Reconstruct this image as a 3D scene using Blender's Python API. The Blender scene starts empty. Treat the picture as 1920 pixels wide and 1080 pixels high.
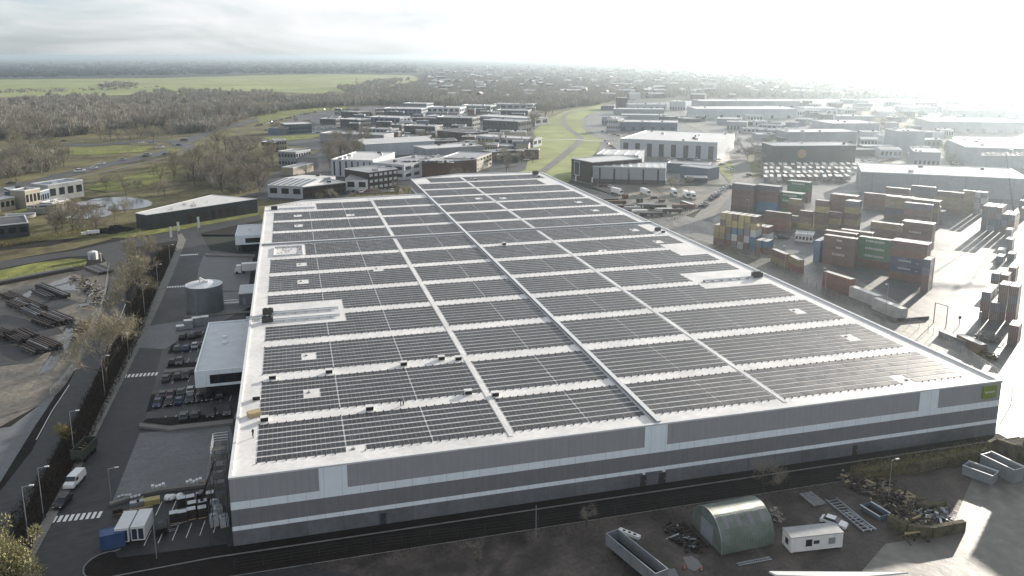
import bpy, bmesh, math, random
from mathutils import Vector, Matrix
R = math.radians
rnd = random.Random(7)
sc = bpy.context.scene
COL = sc.collection

# ---------------------------------------------------------------- camera
# world frame: X along the front wall of the big warehouse, Y along its long side, origin at its front-left ground corner
FOC, PX, PY, PITCH, CH = 1529.0, 960.0, 417.0, math.atan(312 / 1529), 80.0
AZ = math.atan(-425 / 1560.0)
cP, sP = math.cos(PITCH), math.sin(PITCH)
VV = (math.sin(AZ), math.cos(AZ)); UU = (VV[1], -VV[0])
def _ground(x, y, z=0.0):
    dx, up = x - PX, PY - y
    d = (dx, FOC * cP + up * sP, -FOC * sP + up * cP)
    t = (z - CH) / d[2]
    return d[0] * t, d[1] * t
OX, OY = _ground(438, 1025)
def at(x, y, z=0.0):
    """point of the place at height z that the survey picture shows at pixel x, y (1920 px wide)"""
    X, Y = _ground(x, y, z); X -= OX; Y -= OY
    return (X * UU[0] + Y * UU[1], X * VV[0] + Y * VV[1])
cam_d = bpy.data.cameras.new('Camera'); cam = bpy.data.objects.new('Camera', cam_d); COL.objects.link(cam)
sc.camera = cam
cam.location = (-(OX * UU[0] + OY * UU[1]), -(OX * VV[0] + OY * VV[1]), CH)
cam.rotation_euler = (R(90) - PITCH, 0, AZ)
cam_d.sensor_width = 36; cam_d.lens = FOC / 1920 * 36; cam_d.shift_y = -(540 - PY) / 1920
cam_d.clip_start = 1; cam_d.clip_end = 120000

# ---------------------------------------------------------------- sky, sun, exposure
SUN_EL, SUN_AZ = 12.0, 55.0       # azimuth clockwise from +Y
w = bpy.data.worlds.new('World'); sc.world = w; w.use_nodes = True
nt = w.node_tree; nt.nodes.clear()
def N(t, **k):
    n = nt.nodes.new(t)
    for a, b in k.items(): setattr(n, a, b)
    return n
sky = N('ShaderNodeTexSky', sky_type='NISHITA', sun_disc=False, sun_elevation=R(SUN_EL), sun_rotation=R(SUN_AZ),
        air_density=1.0, dust_density=1.3, ozone_density=2.5, altitude=50)
tc = N('ShaderNodeTexCoord')
mp = N('ShaderNodeMapping'); mp.inputs['Scale'].default_value = (1, 1, 4.2)
nz = N('ShaderNodeTexNoise'); nz.inputs['Scale'].default_value = 4.2; nz.inputs['Distortion'].default_value = .6; nz.inputs['Detail'].default_value = 9; nz.inputs['Roughness'].default_value = .55
rp = N('ShaderNodeValToRGB'); rp.color_ramp.elements[0].position = .38; rp.color_ramp.elements[1].position = .60
hs0 = N('ShaderNodeHueSaturation'); hs0.inputs['Saturation'].default_value = .45; hs = N('ShaderNodeMix', data_type='RGBA', blend_type='MULTIPLY'); hs.inputs[0].default_value = 1; hs.inputs[7].default_value = (.80, .87, .97, 1)
bw = N('ShaderNodeRGBToBW')
cl = N('ShaderNodeMix', data_type='RGBA'); clc = N('ShaderNodeMix', data_type='RGBA', blend_type='ADD'); clc.inputs[0].default_value = 1
dk = N('ShaderNodeMix', data_type='RGBA', blend_type='MULTIPLY'); dk.inputs[0].default_value = 1; dk.inputs[7].default_value = (.87, .93, 1.0, 1)
bg = N('ShaderNodeBackground'); out = N('ShaderNodeOutputWorld')
mul = N('ShaderNodeMath', operation='MULTIPLY'); mul.inputs[1].default_value = 1.15
L = nt.links.new
L(tc.outputs['Generated'], mp.inputs[0]); L(mp.outputs[0], nz.inputs[0]); L(nz.outputs[0], rp.inputs[0])
L(sky.outputs[0], hs0.inputs['Color']); L(hs0.outputs[0], hs.inputs[6]); L(hs.outputs[2], bw.inputs[0]); L(bw.outputs[0], mul.inputs[0])
L(mul.outputs[0], clc.inputs[6]); clc.inputs[7].default_value = (1.1, 1.2, 1.3, 1)
L(rp.outputs[0], cl.inputs[0]); L(hs.outputs[2], dk.inputs[6]); L(dk.outputs[2], cl.inputs[6]); L(clc.outputs[2], cl.inputs[7])
kn = N('ShaderNodeVectorMath', operation='SCALE'); kn.inputs['Scale'].default_value = 1 / 4.2; ka = N('ShaderNodeVectorMath', operation='ADD'); ka.inputs[1].default_value = (1, 1, 1)
kd = N('ShaderNodeVectorMath', operation='DIVIDE'); ks = N('ShaderNodeVectorMath', operation='SCALE'); ks.inputs['Scale'].default_value = 1.42
L(cl.outputs[2], kn.inputs[0]); L(kn.outputs[0], ka.inputs[0]); L(cl.outputs[2], kd.inputs[0]); L(ka.outputs[0], kd.inputs[1]); L(kd.outputs[0], ks.inputs[0]); L(ks.outputs[0], bg.inputs[0]); L(bg.outputs[0], out.inputs[0])
bg.inputs[1].default_value = 0.15
sd = bpy.data.lights.new('Sun', 'SUN'); sd.energy = 5.0; sd.angle = R(0.6); sd.color = (1, .91, .79)
so = bpy.data.objects.new('Sun', sd); COL.objects.link(so)
a, e = R(SUN_AZ), R(SUN_EL)
so.rotation_euler = Vector((math.sin(a) * math.cos(e), math.cos(a) * math.cos(e), math.sin(e))).to_track_quat('Z', 'Y').to_euler()
sc.view_settings.view_transform = 'Standard'; sc.view_settings.look = 'None'
sc.view_settings.exposure = 1.05; sc.view_settings.gamma = 1
try:
    sc.cycles.use_denoising = True; sc.cycles.denoiser = 'OPENIMAGEDENOISE'
    sc.cycles.max_bounces = 5; sc.cycles.diffuse_bounces = 2; sc.cycles.glossy_bounces = 3
    sc.cycles.volume_bounces = 0; sc.cycles.transparent_max_bounces = 8; sc.cycles.transmission_bounces = 3
    sc.cycles.caustics_reflective = False; sc.cycles.caustics_refractive = False
except Exception: pass

# ---------------------------------------------------------------- materials
def mat(name, col, rough=.6, spec=.5, metal=0, n1=None, bump=None, rand=0, rough2=None, col2=None, wave=None, coat=0):
    """n1=(scale, amount) noise on the colour; col2 = second colour the noise goes to; bump=(scale, strength);
    wave=(axis, wavelength m, strength) ribs; rand = value change from object to object; rough2 = roughness in the damp patches"""
    m = bpy.data.materials.new(name); m.use_nodes = True
    t = m.node_tree; b = t.nodes['Principled BSDF']; K = t.links.new
    b.inputs['Base Color'].default_value = (*col, 1); b.inputs['Roughness'].default_value = rough
    b.inputs['Metallic'].default_value = metal; b.inputs['Specular IOR Level'].default_value = spec
    if coat: b.inputs['Coat Weight'].default_value = coat; b.inputs['Coat Roughness'].default_value = .08
    tcn = t.nodes.new('ShaderNodeNewGeometry') if not rand else t.nodes.new('ShaderNodeTexCoord')
    P = tcn.outputs['Position'] if not rand else tcn.outputs['Object']
    src = None
    if n1:
        nn = t.nodes.new('ShaderNodeTexNoise'); nn.inputs['Scale'].default_value = n1[0]; nn.inputs['Detail'].default_value = 8
        nn.inputs['Roughness'].default_value = .62
        K(P, nn.inputs['Vector'])
        rr = t.nodes.new('ShaderNodeValToRGB'); rr.color_ramp.elements[0].position = .36; rr.color_ramp.elements[1].position = .64
        K(nn.outputs[0], rr.inputs[0])
        mx = t.nodes.new('ShaderNodeMix'); mx.data_type = 'RGBA'
        c2 = col2 if col2 else tuple(c * (1 - n1[1]) for c in col)
        mx.inputs[6].default_value = (*col, 1); mx.inputs[7].default_value = (*c2, 1)
        K(rr.outputs[0], mx.inputs[0]); src = mx.outputs[2]
        # fine grain on top
        n3 = t.nodes.new('ShaderNodeTexNoise'); n3.inputs['Scale'].default_value = n1[0] * 11; n3.inputs['Detail'].default_value = 5
        K(P, n3.inputs['Vector'])
        ml = t.nodes.new('ShaderNodeMapRange'); ml.inputs[1].default_value = .3; ml.inputs[2].default_value = .7
        ml.inputs[3].default_value = 1 - n1[1] * .45; ml.inputs[4].default_value = 1 + n1[1] * .45
        K(n3.outputs[0], ml.inputs[0])
        vm = t.nodes.new('ShaderNodeVectorMath'); vm.operation = 'SCALE'
        K(src, vm.inputs[0]); K(ml.outputs[0], vm.inputs['Scale']); src = vm.outputs[0]
        if rough2 is not None:
            mr = t.nodes.new('ShaderNodeMapRange'); mr.inputs[3].default_value = rough; mr.inputs[4].default_value = rough2
            K(rr.outputs[0], mr.inputs[0]); K(mr.outputs[0], b.inputs['Roughness'])
    if rand:
        oi = t.nodes.new('ShaderNodeObjectInfo'); mm = t.nodes.new('ShaderNodeMapRange')
        mm.inputs[3].default_value = 1 - rand; mm.inputs[4].default_value = 1 + rand
        K(oi.outputs['Random'], mm.inputs[0])
        v2 = t.nodes.new('ShaderNodeVectorMath'); v2.operation = 'SCALE'
        if src: K(src, v2.inputs[0])
        else: v2.inputs[0].default_value = col
        K(mm.outputs[0], v2.inputs['Scale']); src = v2.outputs[0]
    if src: K(src, b.inputs['Base Color'])
    nrm = None
    if bump:
        n2 = t.nodes.new('ShaderNodeTexNoise'); n2.inputs['Scale'].default_value = bump[0]; n2.inputs['Detail'].default_value = 6
        K(P, n2.inputs['Vector']); bp = t.nodes.new('ShaderNodeBump'); bp.inputs['Strength'].default_value = bump[1]; bp.inputs['Distance'].default_value = .3
        K(n2.outputs[0], bp.inputs['Height']); nrm = bp.outputs[0]
    if wave:
        wv = t.nodes.new('ShaderNodeTexWave'); wv.bands_direction = wave[0]; wv.inputs['Scale'].default_value = 6.2832 / (20 * wave[1]) * 1.0
        K(P, wv.inputs['Vector']); bp = t.nodes.new('ShaderNodeBump'); bp.inputs['Strength'].default_value = wave[2]; bp.inputs['Distance'].default_value = .06
        K(wv.outputs[0], bp.inputs['Height'])
        if nrm: K(nrm, bp.inputs['Normal'])
        nrm = bp.outputs[0]
    if nrm: K(nrm, b.inputs['Normal'])
    return m
M = {}
def D(k, *a, **b): M[k] = mat(k, *a, **b)
D('land', (.045, .055, .045), .95, .1, n1=(.0016, .4), col2=(.035, .045, .038))
D('earth', (.185, .165, .135), .75, .3, n1=(.07, .45), col2=(.075, .072, .064), rough2=.5, bump=(.6, .5))
D('mud', (.10, .083, .073), .72, .25, n1=(.12, .5), col2=(.032, .027, .025), rough2=.5, bump=(.9, .5))
D('dark_earth', (.022, .019, .018), .9, .15, n1=(.15, .4), bump=(1.5, .6))
D('asphalt', (.050, .051, .054), .7, .25, n1=(.06, .4), rough2=.5, bump=(4, .15))
D('asphalt_old', (.065, .066, .068), .7, .35, n1=(.03, .3), rough2=.45)
D('pavers', (.15, .157, .165), .65, .3, n1=(.12, .35), rough2=.5, bump=(3, .15))
D('footpath', (.19, .185, .17), .8, .2, n1=(.3, .25))
D('kerb', (.24, .235, .22), .8, .2, n1=(.5, .25))
D('marking', (.75, .75, .73), .6, .3, n1=(1.5, .15))
D('yard', (.075, .076, .080), .6, .4, n1=(.05, .45), rough2=.38, bump=(.25, .25))
D('yard_light', (.165, .155, .135), .5, .5, n1=(.05, .5), rough2=.48, bump=(.4, .3))
D('grass', (.20, .215, .06), .9, .15, n1=(.05, .45), col2=(.10, .11, .035), bump=(1.5, .6))
D('meadow', (.30, .33, .14), .9, .1, n1=(.004, .4), col2=(.20, .225, .09))
D('rough_grass', (.17, .155, .075), .9, .15, n1=(.03, .45), col2=(.065, .058, .032), bump=(1, .6))
D('mossy', (.13, .115, .07), .9, .15, n1=(.5, .5), col2=(.05, .045, .032), bump=(2, .9))
D('water', (.02, .03, .035), .06, .6, bump=(1.2, .12))
D('puddle', (.05, .055, .06), .07, .6)
D('membrane', (.69, .675, .655), .50, .45, n1=(.11, .2), rough2=.34, bump=(.35, .15))
D('membrane_grey', (.50, .53, .56), .45, .45, n1=(.3, .15))
D('clad_mid', (.33, .33, .345), .5, .4, n1=(.5, .06), wave=('X', .5, .25))
D('clad_dark', (.20, .20, .215), .5, .4, n1=(.5, .08), wave=('X', .5, .25))
D('clad_base', (.165, .175, .19), .6, .4, n1=(.08, .3))
D('clad_pale', (.80, .86, .90), .5, .4, n1=(.5, .05))
D('clad_side', (.12, .125, .135), .5, .4, n1=(.5, .08), wave=('Y', .5, .25))
D('flashing', (.62, .63, .63), .35, .5, n1=(.4, .12))
D('galv', (.36, .39, .42), .42, .5, metal=.5, n1=(.4, .2))
D('galv_dull', (.14, .14, .15), .5, .4, n1=(1, .3))
D('steel_dark', (.055, .053, .052), .55, .4, n1=(1.5, .35))
D('steel_rust', (.055, .042, .038), .65, .35, n1=(1.2, .45))
D('glass_dark', (.015, .018, .022), .08, .6)
D('glass_blue', (.03, .05, .075), .1, .6)
D('black', (.012, .012, .013), .5, .3)
D('white_paint', (.74, .74, .72), .45, .4, n1=(.8, .12))
D('cream', (.33, .30, .24), .7, .3, n1=(.4, .15))
D('brick', (.13, .075, .055), .8, .2, n1=(.3, .3))
D('brick_dark', (.060, .042, .038), .8, .2, n1=(.3, .3))
D('wood_pale', (.42, .33, .2), .7, .2, n1=(2, .2))
D('hall_white', (.42, .45, .49), .5, .4, n1=(.06, .12), wave=('X', 1.2, .2))
D('hall_grey', (.26, .28, .31), .5, .4, n1=(.06, .15), wave=('X', 1.2, .2))
D('hall_dark', (.055, .058, .065), .6, .3, n1=(.06, .3), wave=('X', 1.2, .2))
D('hall_blue', (.10, .14, .20), .5, .4, n1=(.06, .2))
D('roof_white', (.56, .55, .53), .42, .5, n1=(.05, .15), rough2=.3)
D('roof_grey', (.30, .31, .32), .5, .5, n1=(.05, .25), rough2=.36)
D('roof_dark', (.09, .09, .095), .6, .4, n1=(.05, .3))
D('bark', (.075, .062, .048), .9, .1)
D('twig', (.26, .235, .17), .9, .1, rand=.22)
D('twig_grey', (.215, .19, .155), .9, .1, rand=.22)
D('bush', (.20, .17, .07), .9, .1, rand=.2)
D('evergreen', (.33, .31, .17), .9, .15, rand=.15)
D('wood_mass', (.34, .30, .25), .95, .05, n1=(.012, .5), col2=(.22, .215, .18))
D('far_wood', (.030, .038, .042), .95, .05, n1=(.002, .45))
D('hedge', (.050, .038, .028), .95, .05, n1=(.4, .4))
def panelise(m, wd, amt, axis=0, joint=.03):
    t = m.node_tree; b = t.nodes['Principled BSDF']; K = t.links.new; g = t.nodes.new('ShaderNodeNewGeometry'); sx = t.nodes.new('ShaderNodeSeparateXYZ'); K(g.outputs['Position'], sx.inputs[0])
    ad = t.nodes.new('ShaderNodeMath'); ad.operation = 'ADD'; K(sx.outputs[0], ad.inputs[0]); K(sx.outputs[1], ad.inputs[1])
    dv = t.nodes.new('ShaderNodeMath'); dv.operation = 'DIVIDE'; K(ad.outputs[0], dv.inputs[0]); dv.inputs[1].default_value = wd
    fl = t.nodes.new('ShaderNodeMath'); fl.operation = 'FLOOR'; K(dv.outputs[0], fl.inputs[0]); fr = t.nodes.new('ShaderNodeMath'); fr.operation = 'FRACT'; K(dv.outputs[0], fr.inputs[0])
    wn = t.nodes.new('ShaderNodeTexWhiteNoise'); wn.noise_dimensions = '1D'; K(fl.outputs[0], wn.inputs['W'])
    mr = t.nodes.new('ShaderNodeMapRange'); mr.inputs[3].default_value = 1 - amt; mr.inputs[4].default_value = 1 + amt; K(wn.outputs['Value'], mr.inputs[0])
    gt = t.nodes.new('ShaderNodeMath'); gt.operation = 'GREATER_THAN'; K(fr.outputs[0], gt.inputs[0]); gt.inputs[1].default_value = joint / wd * 2
    m2 = t.nodes.new('ShaderNodeMapRange'); m2.inputs[3].default_value = .82; K(gt.outputs[0], m2.inputs[0])
    # long rain streaks running down
    mp_ = t.nodes.new('ShaderNodeMapping'); mp_.inputs['Scale'].default_value = (1.3, 1.3, .10); K(g.outputs['Position'], mp_.inputs[0]); nn = t.nodes.new('ShaderNodeTexNoise'); nn.inputs['Scale'].default_value = 1.0; nn.inputs['Detail'].default_value = 5; K(mp_.outputs[0], nn.inputs['Vector'])
    m3 = t.nodes.new('ShaderNodeMapRange'); m3.inputs[1].default_value = .35; m3.inputs[2].default_value = .7; m3.inputs[3].default_value = 1.02; m3.inputs[4].default_value = .95; K(nn.outputs[0], m3.inputs[0])
    p1 = t.nodes.new('ShaderNodeMath'); p1.operation = 'MULTIPLY'; K(mr.outputs[0], p1.inputs[0]); K(m2.outputs[0], p1.inputs[1]); p2 = t.nodes.new('ShaderNodeMath'); p2.operation = 'MULTIPLY'; K(p1.outputs[0], p2.inputs[0]); K(m3.outputs[0], p2.inputs[1])
    ln = b.inputs['Base Color'].links; v = t.nodes.new('ShaderNodeVectorMath'); v.operation = 'SCALE'; src = ln[0].from_socket; K(src, v.inputs[0]); K(p2.outputs[0], v.inputs['Scale']); K(v.outputs[0], b.inputs['Base Color'])
for k_, w_, a_ in (('clad_mid', 1.15, .02), ('clad_dark', 1.15, .025), ('clad_base', 6.0, .13), ('clad_pale', 3.0, .012), ('hall_white', 6, .05), ('hall_grey', 6, .08), ('hall_dark', 5, .12), ('roof_white', 9, .06), ('roof_grey', 8, .12), ('hall_blue', 5, .1), ('brick', 7, .1), ('brick_dark', 7, .12)): panelise(M[k_], w_, a_, joint=.03 if w_ < 2 else .08)
def solar():
    m = bpy.data.materials.new('solar_glass'); m.use_nodes = True
    t = m.node_tree; b = t.nodes['Principled BSDF']; K = t.links.new
    oi = t.nodes.new('ShaderNodeObjectInfo')
    g = t.nodes.new('ShaderNodeNewGeometry'); n = t.nodes.new('ShaderNodeTexNoise'); n.inputs['Scale'].default_value = .22; n.inputs['Detail'].default_value = 5
    K(g.outputs['Position'], n.inputs['Vector'])
    mx = t.nodes.new('ShaderNodeMix'); mx.data_type = 'RGBA'
    mx.inputs[6].default_value = (.003, .004, .008, 1); mx.inputs[7].default_value = (.010, .010, .013, 1)
    K(n.outputs[0], mx.inputs[0]); K(mx.outputs[2], b.inputs['Base Color'])
    b.inputs['Specular IOR Level'].default_value = .55
    sn = t.nodes.new('ShaderNodeVectorMath'); sn.operation = 'SNAP'; sn.inputs[1].default_value = (1.66, 2.21, 50); K(g.outputs['Position'], sn.inputs[0]); wn = t.nodes.new('ShaderNodeTexWhiteNoise'); K(sn.outputs[0], wn.inputs['Vector'])
    big = t.nodes.new('ShaderNodeTexNoise'); big.inputs['Scale'].default_value = .035; big.inputs['Detail'].default_value = 3; K(g.outputs['Position'], big.inputs['Vector'])
    ad = t.nodes.new('ShaderNodeMath'); ad.operation = 'MULTIPLY_ADD'; K(big.outputs[0], ad.inputs[0]); ad.inputs[1].default_value = .9; K(wn.outputs['Value'], ad.inputs[2])
    mr = t.nodes.new('ShaderNodeMapRange'); mr.inputs[1].default_value = .3; mr.inputs[2].default_value = 1.6; mr.inputs[3].default_value = .34; mr.inputs[4].default_value = .62; K(ad.outputs[0], mr.inputs[0]); K(mr.outputs[0], b.inputs['Roughness'])
    return m
M['solar'] = solar()
def ruts(m, sc_, amt, lo=.7, stretch=(1, 1, 1)):
    t = m.node_tree; b = t.nodes['Principled BSDF']; K = t.links.new; g = t.nodes.new('ShaderNodeNewGeometry'); mp_ = t.nodes.new('ShaderNodeMapping'); mp_.inputs['Scale'].default_value = stretch; mp_.inputs['Rotation'].default_value = (0, 0, .35); K(g.outputs['Position'], mp_.inputs[0])
    wv = t.nodes.new('ShaderNodeTexWave'); wv.inputs['Scale'].default_value = sc_; wv.inputs['Distortion'].default_value = 26; wv.inputs['Detail'].default_value = 7; wv.inputs['Detail Scale'].default_value = .6; K(mp_.outputs[0], wv.inputs['Vector'])
    nn = t.nodes.new('ShaderNodeTexNoise'); nn.inputs['Scale'].default_value = .03; nn.inputs['Detail'].default_value = 3; K(g.outputs['Position'], nn.inputs['Vector'])
    r1 = t.nodes.new('ShaderNodeMapRange'); r1.inputs[1].default_value = .45; r1.inputs[2].default_value = .62; K(nn.outputs[0], r1.inputs[0])
    r2 = t.nodes.new('ShaderNodeMapRange'); r2.inputs[3].default_value = -amt; r2.inputs[4].default_value = amt; K(wv.outputs[0], r2.inputs[0])
    m_ = t.nodes.new('ShaderNodeMath'); m_.operation = 'MULTIPLY'; K(r1.outputs[0], m_.inputs[0]); K(r2.outputs[0], m_.inputs[1]); a_ = t.nodes.new('ShaderNodeMath'); a_.operation = 'ADD'; a_.inputs[1].default_value = 1; K(m_.outputs[0], a_.inputs[0])
    src = b.inputs['Base Color'].links[0].from_socket; v = t.nodes.new('ShaderNodeVectorMath'); v.operation = 'SCALE'; K(src, v.inputs[0]); K(a_.outputs[0], v.inputs['Scale']); K(v.outputs[0], b.inputs['Base Color'])
for k_, s_, a_ in (('mud', .05, .22), ('earth', .05, .3), ('yard', .05, .25), ('yard_light', .06, .25), ('rough_grass', .03, .3), ('meadow', .002, .12), ('grass', .05, .25)): ruts(M[k_], s_, a_)
for k_ in ('pavers', 'asphalt', 'asphalt_old'): ruts(M[k_], .35, .16, stretch=(.12, 1, 1))
D('panel_frame', (.50, .51, .52), .5, .4)
def contmat(k, c):
    m = mat('container_' + k, c, .36, .6, n1=(.35, .28), rand=.16)
    t = m.node_tree; b = t.nodes['Principled BSDF']
    tcn = t.nodes.new('ShaderNodeTexCoord'); wv = t.nodes.new('ShaderNodeTexWave'); wv.bands_direction = 'X'; wv.inputs['Scale'].default_value = 1.05
    bp = t.nodes.new('ShaderNodeBump'); bp.inputs['Strength'].default_value = .9; bp.inputs['Distance'].default_value = .08
    t.links.new(tcn.outputs['Object'], wv.inputs['Vector']); t.links.new(wv.outputs[0], bp.inputs['Height']); t.links.new(bp.outputs[0], b.inputs['Normal'])
    return m
CC = {'brown': (.165, .105, .088), 'rust': (.20, .10, .075), 'green': (.06, .17, .09), 'navy': (.06, .08, .135),
      'yellow': (.40, .33, .14), 'olive': (.26, .215, .12), 'blue': (.08, .18, .30), 'grey': (.20, .21, .23), 'white': (.55, .55, .53),
      'slate': (.14, .14, .165)}
CW = {'brown': 'dark brown', 'rust': 'rust red', 'green': 'green', 'navy': 'navy blue', 'yellow': 'yellow', 'olive': 'dull tan',
      'blue': 'bright blue', 'grey': 'pale grey', 'white': 'white', 'slate': 'slate grey'}
for k, c in CC.items(): M['c_' + k] = contmat(k, c)
D('container_roof', (.62, .60, .56), .38, .6, n1=(.5, .2), rough2=.28)  # low-sun glare on the container tops, put into a pale top colour

# ---------------------------------------------------------------- mesh helpers
class MB:
    def __init__(s): s.v = []; s.f = []; s.m = []
    def poly(s, pts, m=0):
        i = len(s.v); s.v += [tuple(p) for p in pts]; s.f.append(tuple(range(i, i + len(pts)))); s.m.append(m); return s
    def box(s, x0, x1, y0, y1, z0, z1, m=0, mt=None):
        i = len(s.v)
        s.v += [(x0, y0, z0), (x1, y0, z0), (x1, y1, z0), (x0, y1, z0), (x0, y0, z1), (x1, y0, z1), (x1, y1, z1), (x0, y1, z1)]
        s.f += [(i, i+3, i+2, i+1), (i+4, i+5, i+6, i+7), (i, i+1, i+5, i+4), (i+1, i+2, i+6, i+5), (i+2, i+3, i+7, i+6), (i+3, i, i+4, i+7)]
        s.m += [m, m if mt is None else mt, m, m, m, m]; return s
    def prism(s, pts, z0, z1, m=0, mt=None, bottom=True):
        n = len(pts); i = len(s.v)
        ar = sum(pts[k][0] * pts[(k+1) % n][1] - pts[(k+1) % n][0] * pts[k][1] for k in range(n))
        if ar < 0: pts = pts[::-1]
        s.v += [(p[0], p[1], z0) for p in pts] + [(p[0], p[1], z1) for p in pts]
        if bottom: s.f.append(tuple(range(i + n - 1, i - 1, -1))); s.m.append(m)
        s.f.append(tuple(range(i + n, i + 2 * n))); s.m.append(m if mt is None else mt)
        for k in range(n):
            j = (k + 1) % n; s.f.append((i + k, i + j, i + n + j, i + n + k)); s.m.append(m)
        return s
    def tube(s, p, q, r, r2=None, n=6, m=0, cap=True):
        p, q = Vector(p), Vector(q); r2 = r if r2 is None else r2
        d = (q - p); 
        if d.length < 1e-6: return s
        d.normalize(); a = d.orthogonal().normalized(); b = d.cross(a); i = len(s.v)
        for c, rr in ((p, r), (q, r2)):
            for k in range(n):
                t = 2 * math.pi * k / n; s.v.append(tuple(c + (a * math.cos(t) + b * math.sin(t)) * rr))
        for k in range(n):
            j = (k + 1) % n; s.f.append((i + k, i + j, i + n + j, i + n + k)); s.m.append(m)
        if cap:
            s.f.append(tuple(range(i + n - 1, i - 1, -1))); s.m.append(m); s.f.append(tuple(range(i + n, i + 2 * n))); s.m.append(m)
        return s
    def bar(s, p, q, wd, h, m=0):
        """a box-section bar from p to q (both at the bottom middle)"""
        p, q = Vector(p), Vector(q); d = (q - p).normalized()
        side = Vector((-d.y, d.x, 0))
        if side.length < 1e-4: side = Vector((1, 0, 0))
        side.normalize(); up = Vector((0, 0, h)); o = side * wd / 2
        P = [p - o, p + o, q + o, q - o]; i = len(s.v)
        s.v += [tuple(x) for x in P] + [tuple(x + up) for x in P]
        s.f += [(i, i+1, i+2, i+3), (i+7, i+6, i+5, i+4), (i+4, i+5, i+1, i), (i+5, i+6, i+2, i+1), (i+6, i+7, i+3, i+2), (i+7, i+4, i, i+3)]
        s.m += [m] * 6; return s
    def rot(s, ang, dx=0, dy=0, dz=0):
        c, q = math.cos(ang), math.sin(ang); s.v = [(x*c - y*q + dx, x*q + y*c + dy, z + dz) for x, y, z in s.v]; return s
    def mesh(s, name, mats):
        me = bpy.data.meshes.new(name); me.from_pydata(s.v, [], s.f)
        for k in mats: me.materials.append(M[k] if isinstance(k, str) else k)
        if len(mats) > 1: me.polygons.foreach_set('material_index', s.m)
        me.update(); return me
    def build(s, name, mats, parent=None, smooth=False):
        if not isinstance(mats, (list, tuple)): mats = [mats]
        me = s.mesh(name, mats); o = bpy.data.objects.new(name, me); COL.objects.link(o); o.parent = parent
        if smooth: me.polygons.foreach_set('use_smooth', [True] * len(me.polygons))
        return o
def tag(o, label=None, cat=None, group=None, kind=None):
    if label: o['label'] = label
    if cat: o['category'] = cat
    if group: o['group'] = group
    if kind: o['kind'] = kind
    return o
def thing(name, label, cat, loc=(0, 0, 0), rz=0, group=None):
    o = bpy.data.objects.new(name, None); COL.objects.link(o); o.location = loc; o.rotation_euler = (0, 0, rz)
    o.empty_display_size = .5
    return tag(o, label, cat, group)
def kids(o): return KID.get(o.name, [])
KID = {}
def dup(root, loc, rz=0, label=None, group=None, scale=None):
    def cp(o, par):
        c = o.copy(); COL.objects.link(c); c.parent = par
        for ch in CH_.get(o.name, ()): cp(ch, c)
        return c
    r = cp(root, None); r.location = loc; r.rotation_euler = (0, 0, rz)
    if label: r['label'] = label
    if group: r['group'] = group
    if scale: r.scale = scale if isinstance(scale, tuple) else (scale,) * 3
    return r
CH_ = {}
def freeze(root):
    """note the children of a prototype so that dup() need not search"""
    for o in [root] + list(root.children_recursive): CH_[o.name] = list(o.children)
    return root
class Proto:
    """first use moves the prototype itself, later uses copy it"""
    def __init__(s, root): s.r = freeze(root); s.used = False
    def __call__(s, loc, rz=0, label=None, group=None, scale=None):
        if not s.used:
            s.used = True; r = s.r; r.location = loc; r.rotation_euler = (0, 0, rz)
            if label: r['label'] = label
            if group: r['group'] = group
            if scale: r.scale = scale if isinstance(scale, tuple) else (scale,) * 3
            return r
        return dup(s.r, loc, rz, label, group, scale)
    def drop(s):
        if not s.used:
            for o in list(s.r.children_recursive) + [s.r]: bpy.data.objects.remove(o)
def P3(px, py, z=0): x, y = at(px, py); return (x, y, z)
def ang(a, b): return math.atan2(b[1] - a[1], b[0] - a[0])
LAYER = {}
ZC = {}
def zz_(z):
    ZC[z] = ZC.get(z, -1) + 1; return z + .004 * ZC[z]
def sheet(name, pts, m, z, px=True, kind='structure', label=None, cat=None):
    """a flat sheet of ground at height z; edges subdivided by nothing, lies on the sheets below"""
    P = [at(*p) for p in pts] if px else pts; z = zz_(z)
    b = MB(); n = len(P)
    ar = sum(P[k][0] * P[(k+1) % n][1] - P[(k+1) % n][0] * P[k][1] for k in range(n))
    if ar < 0: P = P[::-1]
    b.poly([(p[0], p[1], z) for p in P])
    o = b.build(name, m); tag(o, label, cat, kind=kind); return o
ORD = ['', 'first', 'second', 'third', 'fourth', 'fifth', 'sixth', 'seventh', 'eighth', 'ninth', 'tenth', 'eleventh', 'twelfth', 'thirteenth', 'fourteenth', 'fifteenth', 'sixteenth']

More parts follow.
